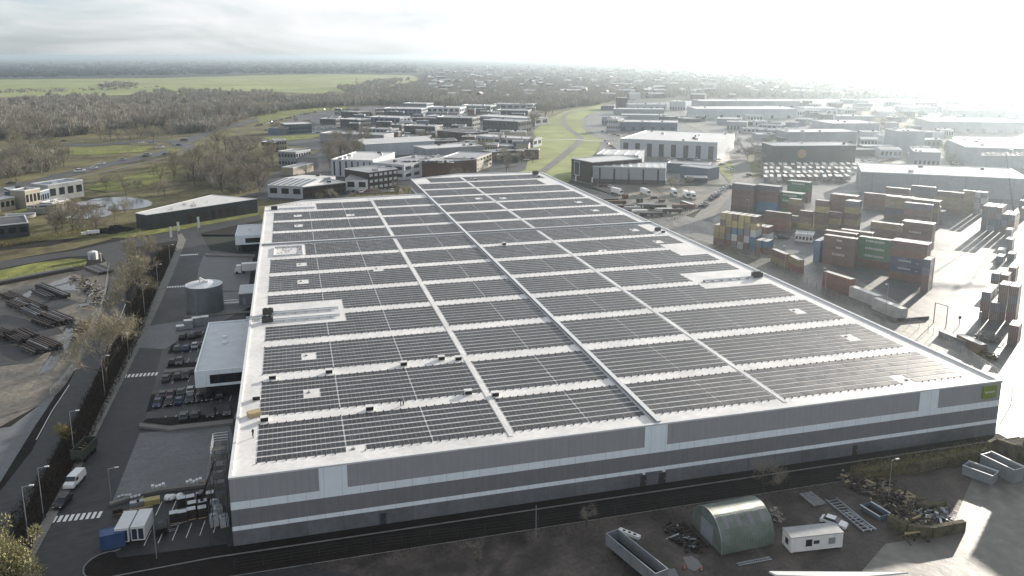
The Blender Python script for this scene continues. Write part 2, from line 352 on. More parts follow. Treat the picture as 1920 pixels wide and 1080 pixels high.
# ================================================================= THE GROUND
def disc_sheet():
    b = MB(); n = 64; rr = 42000
    b.poly([(rr * math.cos(2*math.pi*k/n), rr * math.sin(2*math.pi*k/n), -.6) for k in range(n)]); return tag(b.build('ground', 'land'), kind='structure')
disc_sheet()
def ribbon(name, pts, wd, m, z, px=True, kind='structure', closed=False):
    P = [Vector(at(*p) if px else p) for p in pts]; z = zz_(z)
    # smooth the polyline (Catmull-Rom)
    Q = []
    for i in range(len(P) - 1):
        p0, p1, p2, p3 = P[max(i-1, 0)], P[i], P[i+1], P[min(i+2, len(P)-1)]
        for s in range(6):
            t = s / 6; Q.append(.5 * ((2*p1) + (-p0+p2)*t + (2*p0-5*p1+4*p2-p3)*t*t + (-p0+3*p1-3*p2+p3)*t**3))
    Q.append(P[-1]); b = MB(); L_, R_ = [], []
    for i, q in enumerate(Q):
        d = (Q[min(i+1, len(Q)-1)] - Q[max(i-1, 0)]).normalized(); nn = Vector((-d.y, d.x))
        wi = wd if not callable(wd) else wd(i / (len(Q)-1))
        L_.append(q + nn * wi / 2); R_.append(q - nn * wi / 2)
    for i in range(len(Q) - 1):
        b.poly([(R_[i].x, R_[i].y, z), (R_[i+1].x, R_[i+1].y, z), (L_[i+1].x, L_[i+1].y, z), (L_[i].x, L_[i].y, z)])
    return tag(b.build(name, m), kind=kind)
def strip_line(b, pts, wd, z0, z1, m=0, px=True):
    P = [at(*p) if px else p for p in pts]
    for p, q in zip(P, P[1:]): b.bar((p[0], p[1], z0), (q[0], q[1], z0), wd, z1 - z0, m)
    return b
# far land
sheet('field', [(-300, 158), (0, 149), (300, 146), (480, 141), (620, 139), (770, 141), (792, 148), (740, 160), (650, 182), (530, 190), (300, 190), (0, 205), (-300, 215)], 'meadow', -.5)
sheet('ground', [(-400, 205), (0, 182), (530, 172), (660, 178), (1000, 178), (1150, 190), (1130, 210), (1000, 240), (990, 325), (780, 372), (480, 410), (0, 500), (-500, 560), (-500, 300)], 'rough_grass', -.4)
sheet('ground', [(490, 262), (560, 212), (700, 198), (1010, 190), (1005, 262), (985, 318), (780, 345), (600, 378), (480, 372), (500, 330), (600, 282)], 'asphalt_old', -.34)
sheet('ground', [(1128, 196), (1300, 188), (2300, 178), (2600, 340), (1560, 345), (1400, 345), (1100, 345), (1065, 335), (1112, 300), (1130, 262), (1096, 240), (1096, 222)], 'yard_light', -.34)
# green strip over the pipes
sheet('field', [(940, 330), (985, 318), (1000, 262), (1000, 245), (1030, 222), (1060, 208), (1128, 196), (1130, 205), (1102, 215), (1092, 224), (1098, 240), (1130, 262), (1118, 285), (1102, 300), (1080, 325), (1062, 345), (1000, 345)], 'meadow', -.28)
ribbon('path', [(1120, 203), (1070, 210), (1055, 224), (1068, 242), (1088, 258), (1075, 275), (1045, 300), (1015, 322), (985, 340)], 7, 'earth', -.24)
ribbon('path', [(1094, 222), (1097, 238), (1112, 252), (1132, 260)], 6, 'footpath', -.23)
ribbon('water', [(995, 262), (1040, 262), (1078, 261), (1120, 264), (1180, 262)], 4, 'water', -.22)
for P_ in ([(1378, 300), (1440, 262), (1475, 262), (1440, 300), (1436, 335), (1405, 335)], [(1560, 222), (1700, 212), (1745, 225), (1690, 240), (1650, 255), (1650, 228)], [(1500, 200), (1760, 198), (1800, 210), (1570, 216)], [(1745, 258), (1775, 255), (1815, 318), (1790, 322)], [(1640, 300), (1680, 262), (1690, 285), (1665, 312)]):
    sheet('ground', P_, 'rough_grass', -.30)
# main roads far left
ribbon('road', [(-60, 372), (0, 358), (90, 335), (180, 313), (260, 296), (320, 282), (345, 272), (325, 264), (255, 265), (190, 271), (120, 270)], 17, 'asphalt_old', -.2)
ribbon('road', [(335, 270), (370, 256), (430, 237), (500, 219), (560, 208), (640, 199), (700, 194)], 15, 'asphalt_old', -.19)
ribbon('path', [(-60, 378), (0, 364), (75, 347), (160, 329), (250, 309), (320, 293), (350, 283), (365, 275)], 3.0, 'footpath', -.17)
for P_ in ([(240, 330), (330, 300), (365, 285), (372, 300), (345, 312), (280, 335), (190, 350)], [(310, 282), (330, 274), (342, 278), (322, 288)], [(130, 277), (220, 272), (290, 274), (270, 284), (180, 290), (130, 290)],
           [(150, 352), (240, 330), (330, 330), (260, 352), (200, 360)], [(0, 405), (60, 385), (150, 372), (160, 380), (60, 402), (0, 420)], [(480, 215), (560, 203), (650, 198), (650, 204), (560, 214), (485, 232)],
           [(495, 257), (600, 250), (600, 258), (510, 266)], [(1370, 345), (1340, 310), (1370, 300), (1395, 335), (1390, 345)]):
    sheet('grass', P_, 'grass', -.16, kind='stuff', label='patch of short green grass beside the far roads', cat='grass')
ribbon('road', [(1310, 425), (1345, 385), (1382, 350), (1392, 325), (1385, 295), (1365, 268), (1340, 252), (1300, 236), (1285, 225)], 12, 'footpath', -.16)
ribbon('road', [(1600, 300), (1640, 272), (1700, 248), (1745, 232), (1775, 218), (1830, 190)], 15, 'footpath', -.16)
ribbon('road', [(460, 368), (500, 360), (560, 345), (600, 340)], 8, 'asphalt_old', -.16)
# the near left: verge, hall road, outer road
sheet('ground', [(-200, 470), (240, 440), (480, 395), (486, 420), (470, 440), (350, 440), (330, 500), (265, 620), (160, 830), (75, 985), (20, 1120), (-300, 1200), (-500, 700)], 'dark_earth', -.02)
sheet('grass', [(195, 445), (260, 425), (370, 408), (480, 388), (490, 398), (480, 404), (330, 432), (240, 446)], 'grass', 0.0, kind='stuff', label='strip of bright grass in front of the long dark hall', cat='grass')
sheet('grass', [(-120, 530), (0, 507), (60, 494), (130, 485), (165, 486), (160, 497), (60, 517), (0, 530), (-100, 560)], 'grass', 0.0, kind='stuff', label='grass bank above the steel yard fence', cat='grass')
sheet('grass', [(0, 470), (90, 462), (150, 448), (200, 442), (210, 448), (140, 466), (0, 490)], 'rough_grass', 0.0, kind='stuff', label='rough grass on the far side of the hall road', cat='grass')
sheet('road', [(-160, 520), (0, 490), (140, 470), (240, 448), (330, 433), (490, 402), (490, 412), (350, 443), (342, 452), (325, 452), (240, 466), (236, 520), (234, 600), (208, 650), (180, 705), (150, 770), (112, 830), (66, 920), (30, 990), (0, 1060), (-60, 1180), (-260, 1180), (-30, 960), (60, 845), (105, 762), (150, 680), (187, 607), (203, 540), (206, 500), (190, 478), (120, 482), (0, 504), (-160, 536)], 'asphalt', 0.02)
# steel yard on the left
sheet('yard', [(-300, 560), (0, 531), (150, 507), (200, 490), (205, 520), (188, 600), (165, 655), (120, 725), (100, 745), (0, 800), (-300, 900)], 'earth', .01)
sheet('yard', [(-200, 830), (20, 800), (98, 742), (102, 745), (65, 800), (0, 905), (-200, 1000)], 'pavers', .03)
sheet('yard', [(30, 585), (110, 556), (150, 566), (85, 590)], 'asphalt', .03); sheet('yard', [(-60, 600), (10, 590), (110, 615), (120, 625), (50, 640), (-60, 660)], 'asphalt', .03)
sheet('yard', [(-60, 650), (20, 648), (95, 655), (60, 680), (-60, 695)], 'asphalt', .03)
# puddles
for P_ in ([(30, 560), (60, 543), (110, 526), (135, 516), (125, 530), (80, 542), (45, 562)], [(118, 620), (128, 604), (145, 600), (142, 612), (128, 625)], [(105, 640), (118, 626), (140, 624), (128, 650), (100, 690), (70, 705), (95, 665)],
           [(142, 573), (170, 565), (172, 570), (148, 578)], [(95, 540), (135, 530), (150, 545), (120, 545)]):
    sheet('puddle', P_, 'puddle', .05, kind='stuff', label='shallow rain puddle in the muddy steel yard', cat='puddle')
for (x, y, a_, b_) in ((222, 381, 64, 12), (150, 399, 60, 11)):
    sheet('water', [(x + a_ * math.cos(t * .2618), y + b_ * math.sin(t * .2618)) for t in range(24)], 'water', -.12)
# loading court: road, paved aprons
sheet('road', [(340, 430), (372, 432), (395, 470), (470, 478), (462, 560), (436, 1030), (860, 1120), (300, 1300), (-100, 1300), (66, 1042), (98, 982), (140, 905), (170, 838), (216, 745), (262, 652), (305, 560), (334, 490), (349, 450), (346, 438)], 'asphalt', .02)
sheet('apron', [(262, 812), (210, 943), (268, 925), (420, 905), (437, 820), (430, 797)], 'pavers', .035)
sheet('apron', [(277, 612), (262, 652), (310, 655), (345, 630), (400, 612), (440, 590), (470, 575), (466, 545), (370, 553), (352, 600)], 'pavers', .035)
sheet('apron', [(381, 479), (372, 505), (368, 545), (465, 545), (475, 480)], 'pavers', .035)
sheet('apron', [(305, 655), (295, 690), (292, 714), (278, 760), (272, 790), (445, 780), (450, 690), (385, 690), (385, 640)], 'asphalt_old', .035)
sheet('footpath', [(40, 1085), (76, 985), (120, 905), (150, 850), (200, 745), (250, 640), (295, 545), (320, 490), (334, 450), (332, 440), (341, 438), (349, 450), (334, 490), (305, 560), (262, 652), (216, 745), (170, 838), (140, 905), (98, 982), (66, 1042), (58, 1090)], 'footpath', .10)
# south side road, verge, mud yard
sheet('ground', [(x_, y_) for x_, y_ in ((-60, -120), (260, -120), (260, -8), (-23, -8), (-23, -14), (-60, -20))], 'mud', .0, px=False)
sheet('road', [(-23, -8.2), (170, -8.2), (170, -2.6), (-3, -2.6), (-3, -2.2), (-23, -4)], 'dark_earth', .03, px=False)
sheet('ground', [(-1, -2.3), (157, -2.3), (157, .2), (-1, .2)], 'dark_earth', .05, px=False)
# east side: road beside the warehouse and the container terminal
sheet('road', [(155.5, -40), (230, -40), (228, 60), (222, 150), (190, 330), (176, 400), (156, 340)], 'yard_light', .01, px=False)
sheet('quay_yard', [(1335, 415), (1362, 375), (1395, 345), (1560, 345), (1620, 315), (2500, 340), (2700, 900), (1960, 830), (1900, 700), (1740, 598), (1600, 520), (1530, 482), (1440, 470), (1350, 440)], 'yard', .02)
sheet('yard', [(1125, 345), (1250, 347), (1370, 352), (1355, 375), (1262, 415), (1240, 400), (1110, 350)], 'earth', .02)
sheet('yard', [(1600, 1090), (1660, 1020), (1780, 1000), (1830, 880), (1860, 850), (1990, 840), (2100, 1200), (1560, 1200)], 'yard_light', .02)
for P_ in ([(1280, 1045), (1297, 1043), (1312, 1052), (1318, 1062), (1302, 1072), (1290, 1066)], [(1245, 1068), (1265, 1066), (1275, 1085), (1240, 1085)]):
    sheet('puddle', P_, 'puddle', .03, kind='stuff', label='grey rain puddle on the muddy lot by the arched hut', cat='puddle')
# kerbs and painted lines
b = MB()
strip_line(b, [(-3, -2.4), (160, -2.4)], .18, .0, .14, px=False)
isl = [(-3, -2.4), (-19, -3.6)] + [(-19.4 + 3.3 * math.cos(t), .1 + 3.7 * math.sin(t)) for t in (R(k) for k in range(-100, -281, -20))] + [(-18, 4.2)]
strip_line(b, isl, .18, .0, .14, px=False)
tag(b.build('kerb', 'kerb'), kind='structure')
sheet('verge', [(-1, -2.3), (-19, -3.5), (-22, -2), (-22.6, .5), (-21.5, 3), (-19, 3.9), (-17.9, 1.6), (-1, 1.0)], 'dark_earth', .06, px=False)
tag(strip_line(MB(), [(-40, -8.3), (175, -8.3)], .12, .02, .10, px=False).build('kerb', 'kerb'), kind='structure')
b = MB()
def zebra(b, p, q, n, ln=2.2, wd=.55):
    P, Q = Vector(at(*p)), Vector(at(*q)); d = (Q - P).normalized(); nn = Vector((-d.y, d.x))
    for i in range(n):
        c = P + (Q - P) * (i + .5) / n; c1, c2 = c - d * wd / 2, c + d * wd / 2
        b.poly([(c1.x - nn.x*ln/2, c1.y - nn.y*ln/2, .078), (c2.x - nn.x*ln/2, c2.y - nn.y*ln/2, .078), (c2.x + nn.x*ln/2, c2.y + nn.y*ln/2, .078), (c1.x + nn.x*ln/2, c1.y + nn.y*ln/2, .078)])
zebra(b, (97, 975), (192, 965), 9); zebra(b, (231, 706), (297, 701), 9); zebra(b, (312, 539), (360, 536), 10, 2.0); zebra(b, (337, 479), (372, 477), 10, 2.0)
tag(b.build('crosswalk_marking', 'marking'), kind='structure')
b = MB()
def bays(b, p, q, n, ln, back):
    P, Q = Vector(at(*p)), Vector(at(*q)); d = (Q - P); 
    o = Vector(back).normalized() * ln
    for i in range(n + 1):
        c = P + d * i / n; b.bar((c.x, c.y, .072), (c.x + o.x, c.y + o.y, .072), .12, .006)
bays(b, (236, 972), (428, 955), 7, 4.6, (0.1, 1)); bays(b, (270, 1024), (400, 1000), 5, 4.6, (.1, 1))
bays(b, (302, 797), (440, 785), 7, 4.6, (.1, 1)); bays(b, (305, 764), (430, 752), 7, 4.6, (.1, 1)); bays(b, (332, 685), (380, 681), 3, 4.6, (.1, 1)); bays(b, (322, 720), (352, 717), 1, 4, (.1, 1)); bays(b, (355, 630), (400, 626), 2, 4, (.1, 1)); bays(b, (342, 662), (384, 658), 3, 4, (.1, 1))
ribb = [(68, 825), (98, 770), (130, 722)]
strip_line(b, ribb, .15, .06, .07); strip_line(b, [(225, 600), (235, 570)], .12, .04, .05); strip_line(b, [(222, 602), (236, 570)], .1, .052, .06)
tag(b.build('road_marking', 'marking'), kind='structure')

# ================================================================= THE WAREHOUSE
H = 12.45
wh = thing('warehouse', 'huge grey banded distribution warehouse whose white flat roof is covered in solar panels', 'warehouse')
outl = [(0, 0), (156, 0), (156, 331), (107, 336), (77, 322), (77, 271), (17.6, 267), (0, 253.6)]
wb = MB()
for z0, z1, k in ((0, 2.8, 0), (2.8, 3.6, 1), (3.6, 6.6, 2), (6.6, 8.0, 1), (8.0, 12.03, 3)): wb.prism(outl, z0, z1, k, bottom=False)
for i in range(len(outl)):
    p, q = outl[i], outl[(i + 1) % len(outl)]; wb.poly([(p[0], p[1], 12.03), (q[0], q[1], 12.03), (q[0], q[1], 12.15), (p[0], p[1], 12.15)], 3)
wb.build('wall', ['clad_base', 'clad_pale', 'clad_dark', 'clad_mid'], wh)
for u0, u1 in ((14.3, 19), (73.8, 78.4), (135.3, 140)): MB().box(u0, u1, -.03, .05, 8.0, 12.14).build('pilaster_panel', 'clad_pale', wh)
for v0 in (55, 120, 200): MB().box(-.03, .05, v0, v0 + 4.6, 8, 12.14).build('pilaster_panel', 'clad_pale', wh)
# parapet ring
rb = MB()
n = len(outl)
def inset(o, dd):
    res = []
    for i in range(len(o)):
        p0, p1, p2 = Vector(o[i-1]), Vector(o[i]), Vector(o[(i+1) % len(o)])
        e1, e2 = (p1 - p0).normalized(), (p2 - p1).normalized(); n1_, n2_ = Vector((-e1.y, e1.x)), Vector((-e2.y, e2.x))
        k = (n1_ + n2_); k = k / k.dot(n1_) ; res.append(tuple(p1 + k * dd))
    return res
o1, i1 = inset(outl, -.06), inset(outl, .55)
for i in range(n):
    j = (i + 1) % n
    q = [o1[i], o1[j], i1[j], i1[i]]
    rb.poly([(q[0][0], q[0][1], H), (q[1][0], q[1][1], H), (q[2][0], q[2][1], H), (q[3][0], q[3][1], H)])
    rb.poly([(q[0][0], q[0][1], 12.15), (q[1][0], q[1][1], 12.15), (q[1][0], q[1][1], H), (q[0][0], q[0][1], H)])
    rb.poly([(q[2][0], q[2][1], 11.6), (q[3][0], q[3][1], 11.6), (q[3][0], q[3][1], H), (q[2][0], q[2][1], H)])
    rb.poly([(q[0][0], q[0][1], 12.15), (outl[i][0], outl[i][1], 12.15), (outl[j][0], outl[j][1], 12.15), (q[1][0], q[1][1], 12.15)])
rb.build('parapet', 'flashing', wh)
ib = MB()
ib.poly([(x, y, 12.20) for x, y in inset([(0, 0), (77, 0), (77, 271), (17.6, 267), (0, 253.6)], .3)]); ib.poly([(x, y, 12.20) for x, y in inset([(77, 0), (156, 0), (156, 331), (107, 336), (77, 322)], .3)])
ROOFZ = 12.05
ib.v = [(x, y, ROOFZ) for x, y, z in ib.v]
ib.build('roof', 'membrane', wh)
fb = MB()
fb.box(76.65, 77.3, .7, 321, ROOFZ + .005, 12.62, 0); fb.box(76.5, 77.45, .6, 321.2, 12.62, 12.7, 1)
fb.box(76.1, 76.2, 1.5, 268, 12.15, 12.25, 1); fb.box(77.7, 77.8, 1.5, 320, 12.15, 12.25, 1)
fb.build('firewall', ['galv', 'flashing'], wh)
fb = MB(); fb.box(.7, 76.3, 174.7, 175.3, ROOFZ + .005, 12.6, 0); fb.box(.6, 76.2, 174.5, 175.5, 12.6, 12.68, 1); fb.box(77.6, 155.4, 174.7, 175.3, ROOFZ + .005, 12.6, 0); fb.box(77.7, 155.5, 174.5, 175.5, 12.6, 12.68, 1)
fb.build('firewall', ['galv', 'flashing'], wh)
# white walkway mats
mb_ = MB()
for u in (48.7, 105.6):
    mb_ = MB()
    for v in range(3, 268 if u < 77 else 328, 4): mb_.box(u - .4, u + .4, v, v + 4.0, ROOFZ + .004, ROOFZ + .10)
    mb_.build('walkway', 'membrane', wh)
# facade doors with lamps, a meter box
for i, (u0, u1, hh) in enumerate(((73.2, 74.4, 2.3), (77.0, 78.4, 2.3), (24.3, 25.3, 2.2), (120, 121.1, 2.2))):
    d = MB().box(u0, u1, -.07, .02, .02, hh).build('door', 'steel_dark', wh)
    MB().box(u1 - .25, u1 - .1, -.11, -.07, 1.0, 1.15).build('handle', 'galv', d)
for u in (73.8, 77.9): MB().box(u - .25, u + .25, -.3, -.02, 2.55, 2.8).build('lamp', 'white_paint', wh)
for u in (8.3, 31.5, 62, 98, 128): MB().box(u - .12, u + .12, -.28, -.02, 6.0, 6.2).build('camera_box', 'galv', wh)
# the green sign at the top right corner of the front
sg = MB().box(151.1, 154.6, -.35, -.05, 8.9, 11.6).build('sign', mat('sign_green', (.20, .27, .03), .5, .4, n1=(.8, .2)), wh)
def text(s, size, loc, rot, m, parent, name='lettering', ext=.01, align='CENTER', xs=1):
    c = bpy.data.curves.new(name, 'FONT'); c.body = s; c.size = size; c.extrude = ext; c.align_x = align; c.align_y = 'CENTER'; c.offset = .012 * size
    o = bpy.data.objects.new(name, c); COL.objects.link(o); c.materials.append(M[m]); c.resolution_u = 2
    dg = bpy.context.evaluated_depsgraph_get(); me = bpy.data.meshes.new_from_object(o.evaluated_get(dg)); bpy.data.objects.remove(o)
    o = bpy.data.objects.new(name, me); COL.objects.link(o); o.location = loc; o.rotation_euler = rot; o.scale = (xs, 1, 1); o.parent = parent; return o
text('leenworks', .62, (152.85, -.36, 10.3), (R(90), 0, 0), 'white_paint', sg)
# office annexes and plant on the west side
def annex(nm, u0, u1, v0, v1, z0, z1, wu0, wu1, wz0, wz1):
    a_ = thing(nm[0], nm[1], 'building', (u0, v0, 0))
    D0 = MB().box(0, u1 - u0, 0, v1 - v0, z0, z1 - .02, 0); D0.build('wall', 'clad_pale', a_)
    r = MB().box(.35, u1-u0, .35, v1-v0-.35, z1 - .01, z1 + .02); r.build('roof', 'membrane_grey', a_)
    k = MB().box(0, u1-u0, 0, .33, z1 - .01, z1+.3).box(0, .33, .33, v1-v0-.33, z1-.01, z1+.3).box(0, u1-u0, v1-v0-.33, v1-v0, z1-.01, z1+.3); k.build('parapet', 'clad_pale', a_)
    wn = MB().box(wu0 - u0, wu1 - u0, -.06, -.005, wz0, wz1).build('window', 'glass_dark', a_)
    f = MB()
    for t in range(1, 4): x = wu0 - u0 + (wu1 - wu0) * t / 4; f.box(x - .04, x + .04, -.10, -.06, wz0, wz1)
    f.build('frame', 'steel_dark', wn)
    if z0 > 1:
        MB().box(2.2, u1-u0, 1.8, v1-v0-2, .02, z0 - .004).build('ground_floor', 'glass_dark', a_)
        for yy in (1, (v1-v0)/2, v1-v0-1): MB().tube((.5, yy, 0), (.5, yy, z0 - .01), .16).build('column', 'galv', a_)
    for sx, sy in ((5.0, (v1-v0)*.50), (4.7, (v1-v0)*.63)): MB().box(sx, sx+1, sy, sy+1.1, z1+.03, z1+.45).build('skylight', 'white_paint', a_)
    return a_
annex(('office_annex', 'pale blue box office block on the west wall with dark window, overhanging the car park'), -11.9, -.15, 63.5, 101, 3.4, 7.2, -8.6, -1.0, 4.1, 6.3)
annex(('office_annex', 'small pale office block by the far west corner beside the hall road'), -11.5, -.15, 219, 242, 2.9, 6.6, -7.5, -.6, 3.6, 5.6)
# sprinkler tank
tk = thing('water_tank', 'tall round grey steel sprinkler tank beside the west wall', 'tank', (-16.4, 138.5, 0))
b = MB(); nn = 40; r0 = 5.6; hh = 8.6
for k in range(nn):
    a0, a1 = 2*math.pi*k/nn, 2*math.pi*(k+1)/nn
    for z0, z1 in ((0, hh * .33), (hh * .33, hh * .66), (hh * .66, hh)):
        b.poly([(r0*math.cos(a0), r0*math.sin(a0), z0), (r0*math.cos(a1), r0*math.sin(a1), z0), (r0*math.cos(a1), r0*math.sin(a1), z1), (r0*math.cos(a0), r0*math.sin(a0), z1)])
b.build('tank_shell', mat('tank_steel', (.17, .19, .21), .45, .5, metal=.35, n1=(.3, .2), wave=('Z', .4, .3)), tk, True)
b = MB()
for k in range(nn):
    a0, a1 = 2*math.pi*k/nn, 2*math.pi*(k+1)/nn
    b.poly([(r0*1.02*math.cos(a0), r0*1.02*math.sin(a0), hh), (r0*1.02*math.cos(a1), r0*1.02*math.sin(a1), hh), (0, 0, hh + .7)])
b.build('lid', 'membrane_grey', tk)
b = MB(); b.tube((-1, .5, hh + .4), (-1, .5, hh + 2.0), .35); b.box(-.6, 1.4, -.5, 0, hh + .5, hh + 1.2); b.bar((-1, .5, hh+1.8), (.8, -.3, hh + .9), .3, .3); b.build('vent', 'white_paint', tk)
b = MB()
for s in (-.25, .25): b.tube((s - 2, -5.75, 0), (s - 2, -5.75, hh + .9), .04, n=4)
for k in range(24): b.bar((-2.25, -5.75, .35 * k + .3), (-1.75, -5.75, .35 * k + .3), .04, .04)
b.build('ladder', 'galv', tk)
ph = thing('pump_house', 'flat roofed plant room between the round tank and the warehouse wall', 'building', (-6.2, 141, 0))
MB().box(0, 6.1, 0, 11, 0, 3.6, 0).build('wall', 'clad_dark', ph); MB().box(-.1, 6.1, -.1, 11.1, 3.6, 3.8).build('roof', 'membrane_grey', ph)
MB().box(1, 2.2, -.06, -.005, 0, 2.2).build('door', 'galv', ph)
for y in (1.5, -1.2): MB().box(-5.5, 0, y, y + .8, 1.0, 1.35).build('pipe_run', 'white_paint', ph)
tag(MB().box(-22, -.6, 131.0, 132.4, 0, .35).build('retaining_wall', 'footpath'), 'low concrete retaining wall in front of the round tank', 'wall')
# island kerbs of the court
for k, (P_, lb) in enumerate((([(262, 797), (318, 803), (437, 790), (437, 797), (318, 810), (262, 803)], 'long raised concrete kerb wall south of the car park'),
             ([(205, 946), (268, 926), (300, 920), (405, 908), (405, 912), (300, 924), (268, 931), (208, 950)], 'low concrete wall between the paved apron and the pallet bays'),
             ([(308, 697), (380, 690), (380, 695), (308, 702)], 'concrete kerb wall next to the office overhang'),
             ([(385, 477), (478, 479), (478, 483), (385, 481)], 'concrete edge wall north of the tank court'))):
    b = MB(); b.prism([at(*p) for p in P_], 0, .55); tag(b.build('low_wall', 'footpath'), lb, 'wall')
for P_ in ([(274, 774), (284, 741), (292, 739), (284, 771)], [(314, 664), (322, 647), (330, 646), (322, 664)], [(268, 793), (275, 786), (436, 776), (436, 786), (318, 799)], [(310, 692), (318, 684), (380, 678), (380, 688)], [(309, 706), (380, 698), (380, 702), (312, 708)]):
    b = MB(); b.prism([at(*p) for p in P_], .03, .16, 1, 0); b.build('planting_bed', ['dark_earth', 'kerb']); tag(COL.objects[-1], kind='structure')
# stair tower at the south-west corner
st = thing('stair_tower', 'galvanised open stair tower and scaffold at the southwest corner of the warehouse', 'stair tower', (-3.6, 1.2, 0))
b = MB()
for x in (0, 2.6):
    for y in (0, 5, 10, 15): b.tube((x, y, 0), (x, y, 13.4 if y in (10, 15) else 9.2), .07, n=4)
b.build('post', 'steel_dark', st)
b = MB()
for lv in range(7):
    z = 1.8 * lv + 1.2
    b.bar((0, 0, z), (0, 15, z), .08, .08); b.bar((2.6, 0, z), (2.6, 15, z), .08, .08)
    b.box(0, 2.6, 10, 12.5 if lv % 2 else 11.5, z, z + .06)
b.build('landing', 'steel_dark', st)
b = MB()
for lv in range(6):
    z = 1.8 * lv + 1.2; y0, y1 = (11.5, 14.5) if lv % 2 else (14.5, 11.5)
    for k in range(9): t = k / 9; b.box(.2 + (lv % 2) * 1.2, 1.2 + (lv % 2) * 1.2, y0 + (y1-y0)*t - .15, y0 + (y1-y0)*t + .15, z + 1.8*t, z + 1.8*t + .05)
b.build('steps', 'steel_dark', st)
b = MB()
for z in (11.6, 12.1, 12.6, 13.1): b.bar((0, 9, z), (0, 15, z), .05, .05); b.bar((0, 15, z), (2.6, 15, z), .05, .05)
b.build('railing', 'flashing', st)

# ---------------------------------------------------------------- solar arrays
PITCH_V, MODW, MODD = 2.21, 1.645, 1.70
SECT = [(4.2, 48.15, 'leftmost column'), (49.75, 76.0, 'column left of the firewall'),
        (77.9, 104.8, 'column right of the firewall'), (106.5, 151.6, 'rightmost column')]
masts = [(13.6, 21.9 * k + 10.9 + .2) for k in (1, 2, 5, 6, 9, 10)] + [(142.6, 21.9 * k + 11.4) for k in (1, 2, 6, 7, 9, 10)] + [(20.5, 5.6), (137.2, 6.2), (37.6, 129.8), (118, 133.4), (37, 225.5), (100.5, 250.5), (110.7, 249.2)]
holes = [(u - 1.7, u + 1.7, v - 2.1, v + 2.1) for u, v in masts] + [(4, 25.2, 78, 97.2), (4, 15.6, 152, 174), (4, 23.6, 240, 257), (130, 153, 80, 97.5), (141.5, 153, 119, 138), (145, 155, 283, 306), (148, 153, 150, 176)]
ROWCACHE = {}
def row_mesh(u0, u1, v, key0):
    segs = []; u = u0; i = 0
    blk = 9; n_ = round((u1 - u0) / 1.66); MODW = (u1 - u0 - .2 * ((n_ - 1) // blk)) / n_
    while u + MODW <= u1 + .01:
        c = u + MODW / 2
        if not any(a_ < c < b_ and c_ < v + MODD / 2 < d_ for a_, b_, c_, d_ in holes): segs.append(round(u - u0, 3))
        u += MODW; i += 1
        if i % blk == 0: u += .2
    key = (key0, tuple(segs))
    if key in ROWCACHE: return ROWCACHE[key]
    if not segs: ROWCACHE[key] = None; return None
    b = MB(); tl = math.tan(R(.4)); 
    for s in segs:
        x0, x1 = s + .026, s + MODW - .026; z0, z1 = .06, .06 + MODD * tl
        i_ = len(b.v)
        # glass
        b.v += [(x0, 0, z0), (x1, 0, z0), (x1, MODD, z1), (x0, MODD, z1)]; b.f.append((i_, i_+1, i_+2, i_+3)); b.m.append(0)
        # silver frame rim round the module and its dark underside
        f = .012; i_ = len(b.v)
        b.v += [(x0-f, -f, z0-.012), (x1+f, -f, z0-.012), (x1+f, MODD+f, z1-.012), (x0-f, MODD+f, z1-.012)]
        b.v += [(x0-f, -f, z0-.04), (x1+f, -f, z0-.04), (x1+f, MODD+f, z1-.04), (x0-f, MODD+f, z1-.04)]
        b.f += [(i_, i_+1, i_+2, i_+3), (i_, i_+4, i_+5, i_+1), (i_+1, i_+5, i_+6, i_+2), (i_+2, i_+6, i_+7, i_+3), (i_+3, i_+7, i_+4, i_)]; b.m += [1] * 5
        # middle bar of the module, wind plate below the high edge
        m_ = (x0 + x1) / 2; b.poly([(m_ - .012, 0, z0 + .003), (m_ + .012, 0, z0 + .003), (m_ + .012, MODD, z1 + .003), (m_ - .012, MODD, z1 + .003)], 1)
        0 and b.poly([(x0, MODD+.02, .03), (x1, MODD+.02, .03), (x1, MODD, z1 - .06), (x0, MODD, z1 - .06)][::-1], 2)
    me = b.mesh('panel_row', ['solar', 'panel_frame', 'membrane', 'black']); ROWCACHE[key] = me; return me
def array(k, sec):
    u0, u1, where = SECT[sec]
    v0 = 21.9 * k + 1.95; nr = 8
    if k == 0: v0, nr = 4.9, 7
    if k == 14: nr = 7
    if (sec < 2 and k > 11): return
    if sec == 0 and k == 11: nr = 7
    if sec == 2 and k == 14: u0 = 86
    root = thing('solar_array', 'solar array, %s, %s band from the front wall' % (where, ORD[k + 1]), 'solar array', (u0, v0, ROOFZ), 0, 'solar arrays on the warehouse roof')
    used = 0
    for r_ in range(nr):
        v = v0 + r_ * PITCH_V
        me = row_mesh(u0, u1, v, sec)
        if me is None: continue
        o = bpy.data.objects.new('panel_row', me); COL.objects.link(o); o.parent = root; o.location = (0, r_ * PITCH_V, 0); used += 1
    # cable trays and ballast feet sticking out at the band's edges
    f = MB(); u = 0; i = 0
    while u < u1 - u0 - .5:
        for yy in (-.35, nr * PITCH_V - .45):
            if not any(a_ < u0 + u < b_ and c_ < v0 + yy < d_ for a_, b_, c_, d_ in holes): f.box(u - .10, u + .10, yy - .12, yy + .14, .02, .2)
        u += MODW; i += 1
        if i % 9 == 0: u += .22
    f.build('ballast_foot', 'black', root)['kind'] = 'stuff'
for k in range(15):
    for sec in range(4): array(k, sec)
